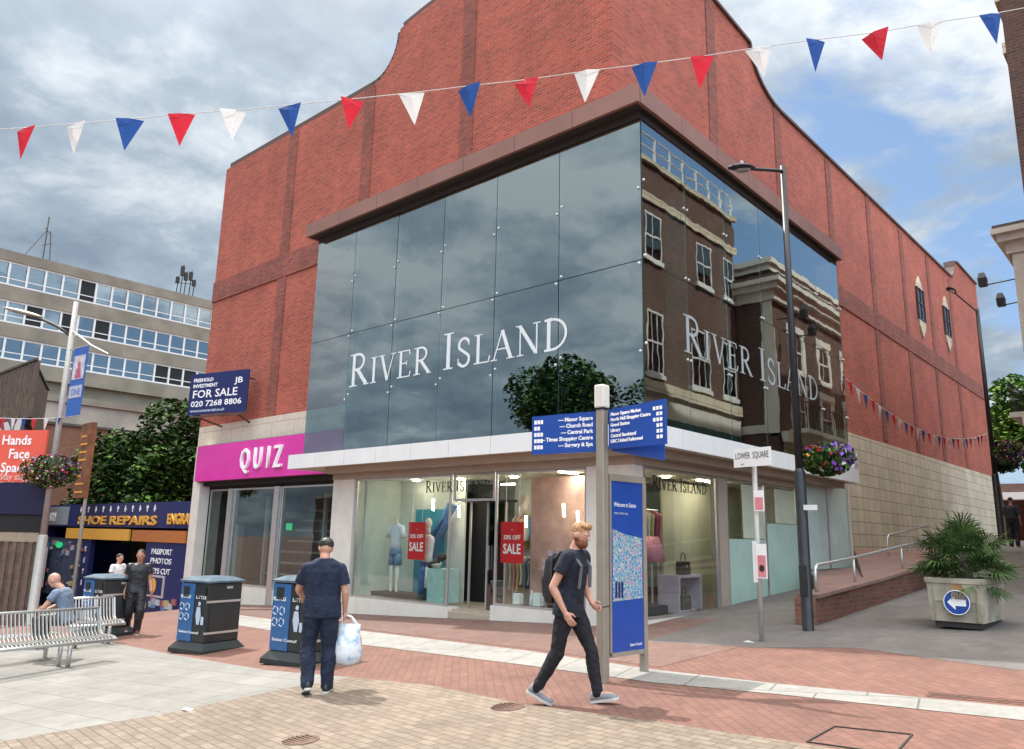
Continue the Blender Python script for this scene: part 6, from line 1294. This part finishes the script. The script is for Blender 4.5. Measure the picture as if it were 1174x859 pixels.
# --- man in black tee walking towards the camera
pf = ong(151, 728); 
J = stand(.97, knL=(-.1, .12, .50), anL=(-.08, .05, .09), anR=(.12, -.22, .14), knR=(.11, -.02, .5), toL=(-.09, .2, .04), toR=(.12, -.1, .05), wrR=(.24, -.03, .87), elR=(.23, -.1, 1.13), hf=(.2, 1, -.1), elL=(-.24, .0, 1.13), wrL=(-.28, .14, .92))
human('man in black tee shirt and dark red shoes walking past the rear bin', (pf.x, pf.y, gz(pf.x, pf.y)), YAW+PI+R(28), J, (m_black, m_black, M('dark_red_shoe', (.16, .03, .03), .7)), 'short', False, .011, hairmat=m_hairb, sk=m_skin2, w=1.1)
pf = ong(141, 716); p2 = V((-22.3, 9.1, 0))
human('person in white top half hidden behind the man in black', (p2.x, p2.y, gz(p2.x, p2.y)), YAW+PI+R(70), stand(.94), (m_flw, m_jean, m_black), 'short', False, .012, hairmat=m_hairb)
p2 = ong(94, 702); J = stand(.92, pelvis=(0, -.1, .93), neck=(0, .22, 1.28), head=(0, .33, 1.42), shL=(-.19, .2, 1.24), shR=(.19, .2, 1.24), elL=(-.24, .4, 1.05), elR=(.24, .4, 1.05), wrL=(-.2, .6, 1.0), wrR=(.2, .6, 1.0))
human('person in black leaning forward just behind the rear bin', (p2.x, p2.y, gz(p2.x, p2.y)), YAW+PI/2+R(10), J, (m_black, m_black, m_black), 'short', False, .012, hairmat=m_hairb)
p2 = ong(27, 702)
human('person in dark blue jacket standing by the brown shuttered kiosk at the left edge', (p2.x, p2.y, gz(p2.x, p2.y)), YAW+R(40), stand(.95), (M('blue_jacket', (.02, .05, .16), .8), m_black, m_black), 'short', False, .012, hairmat=m_hairb, sleeves=.98)
# --- seated man behind the bench
seat = empty('slatted_bench', (-15.05, 4.35, gz(-15, 4.4)), R(96), 'low backless steel bench hidden behind the nearest bench, under the seated man', 'bench', 'slatted steel benches')
m = MB()
for i in range(30): m.box((-1.0+.065*i, -.2, .42), (-.965+.065*i, .2, .445))
m.build('slats', m_steel, seat)
for s in (-.8, .8): MB().tube([(s, 0, 0), (s, 0, .42)], .035, 10).build('leg', m_steel, seat)
hp_ = V((-14.62, 5.25, 0)); J = stand(1.0, pelvis=(0, 0, .55), neck=(0, .17, .98), head=(0, .30, 1.13), hf=(.15, 1, -.55), hup=(0, .45, .9), shL=(-.19, .16, .93), shR=(.19, .16, .93), elL=(-.25, .30, .70), elR=(.25, .30, .70), wrL=(-.12, .46, .62), wrR=(.12, .46, .62),
          hipL=(-.09, 0, .51), hipR=(.09, 0, .51), knL=(-.13, .43, .49), knR=(.13, .43, .49), anL=(-.12, .36, .09), anR=(.13, .42, .09), toL=(-.12, .5, .04), toR=(.13, .56, .04))
human('bald man in grey blue shirt sitting hunched behind the nearest bench', (hp_.x, hp_.y, gz(hp_.x, hp_.y)+.14), YAW+PI/2+R(5), J, (M('grey_blue_shirt', (.15, .19, .27), .85, var=.25, sc=8), m_black, m_black), None, False, .009, sleeves=.5, w=1.1)
# --- distant walker at the right edge
pf = V((-5.5, 33.6, 0)); d_ = ray(1161, 600); t = 33.0/d_.y; pf = V((d_.x*t, 33.0, 0))
human('distant person in dark coat with black backpack walking away up the lane', (pf.x, pf.y, 1.68), R(0), stand(1.0), (M('dark_coat', (.03, .035, .06), .85), m_black, m_black), 'short', False, .013, hairmat=m_hairb, sleeves=.98)
bk = MB(); bk.loft([[V((pf.x+a*x, pf.y-.12+y*.13, 1.68+z)) for x, y in ((-1, 0), (1, 0), (.9, -1), (-.9, -1))] for z, a in ((.98, .15), (1.2, .17), (1.42, .12))]); tag(bk.build('backpack', m_black, None, bevel=.03), 'black backpack on the distant walker up the lane', 'backpack')
p = ong(215, 815); m = MB(); m.prism([(p.x+.08*math.cos(k), p.y+.05*math.sin(k*1.0), p.z+.006+.01*(k % 2)) for k in range(6)], (0, 0, .004)); tag(m.build('paper_litter', m_flw, None), 'scrap of white paper litter on the grey slabs below the first bin', 'litter')
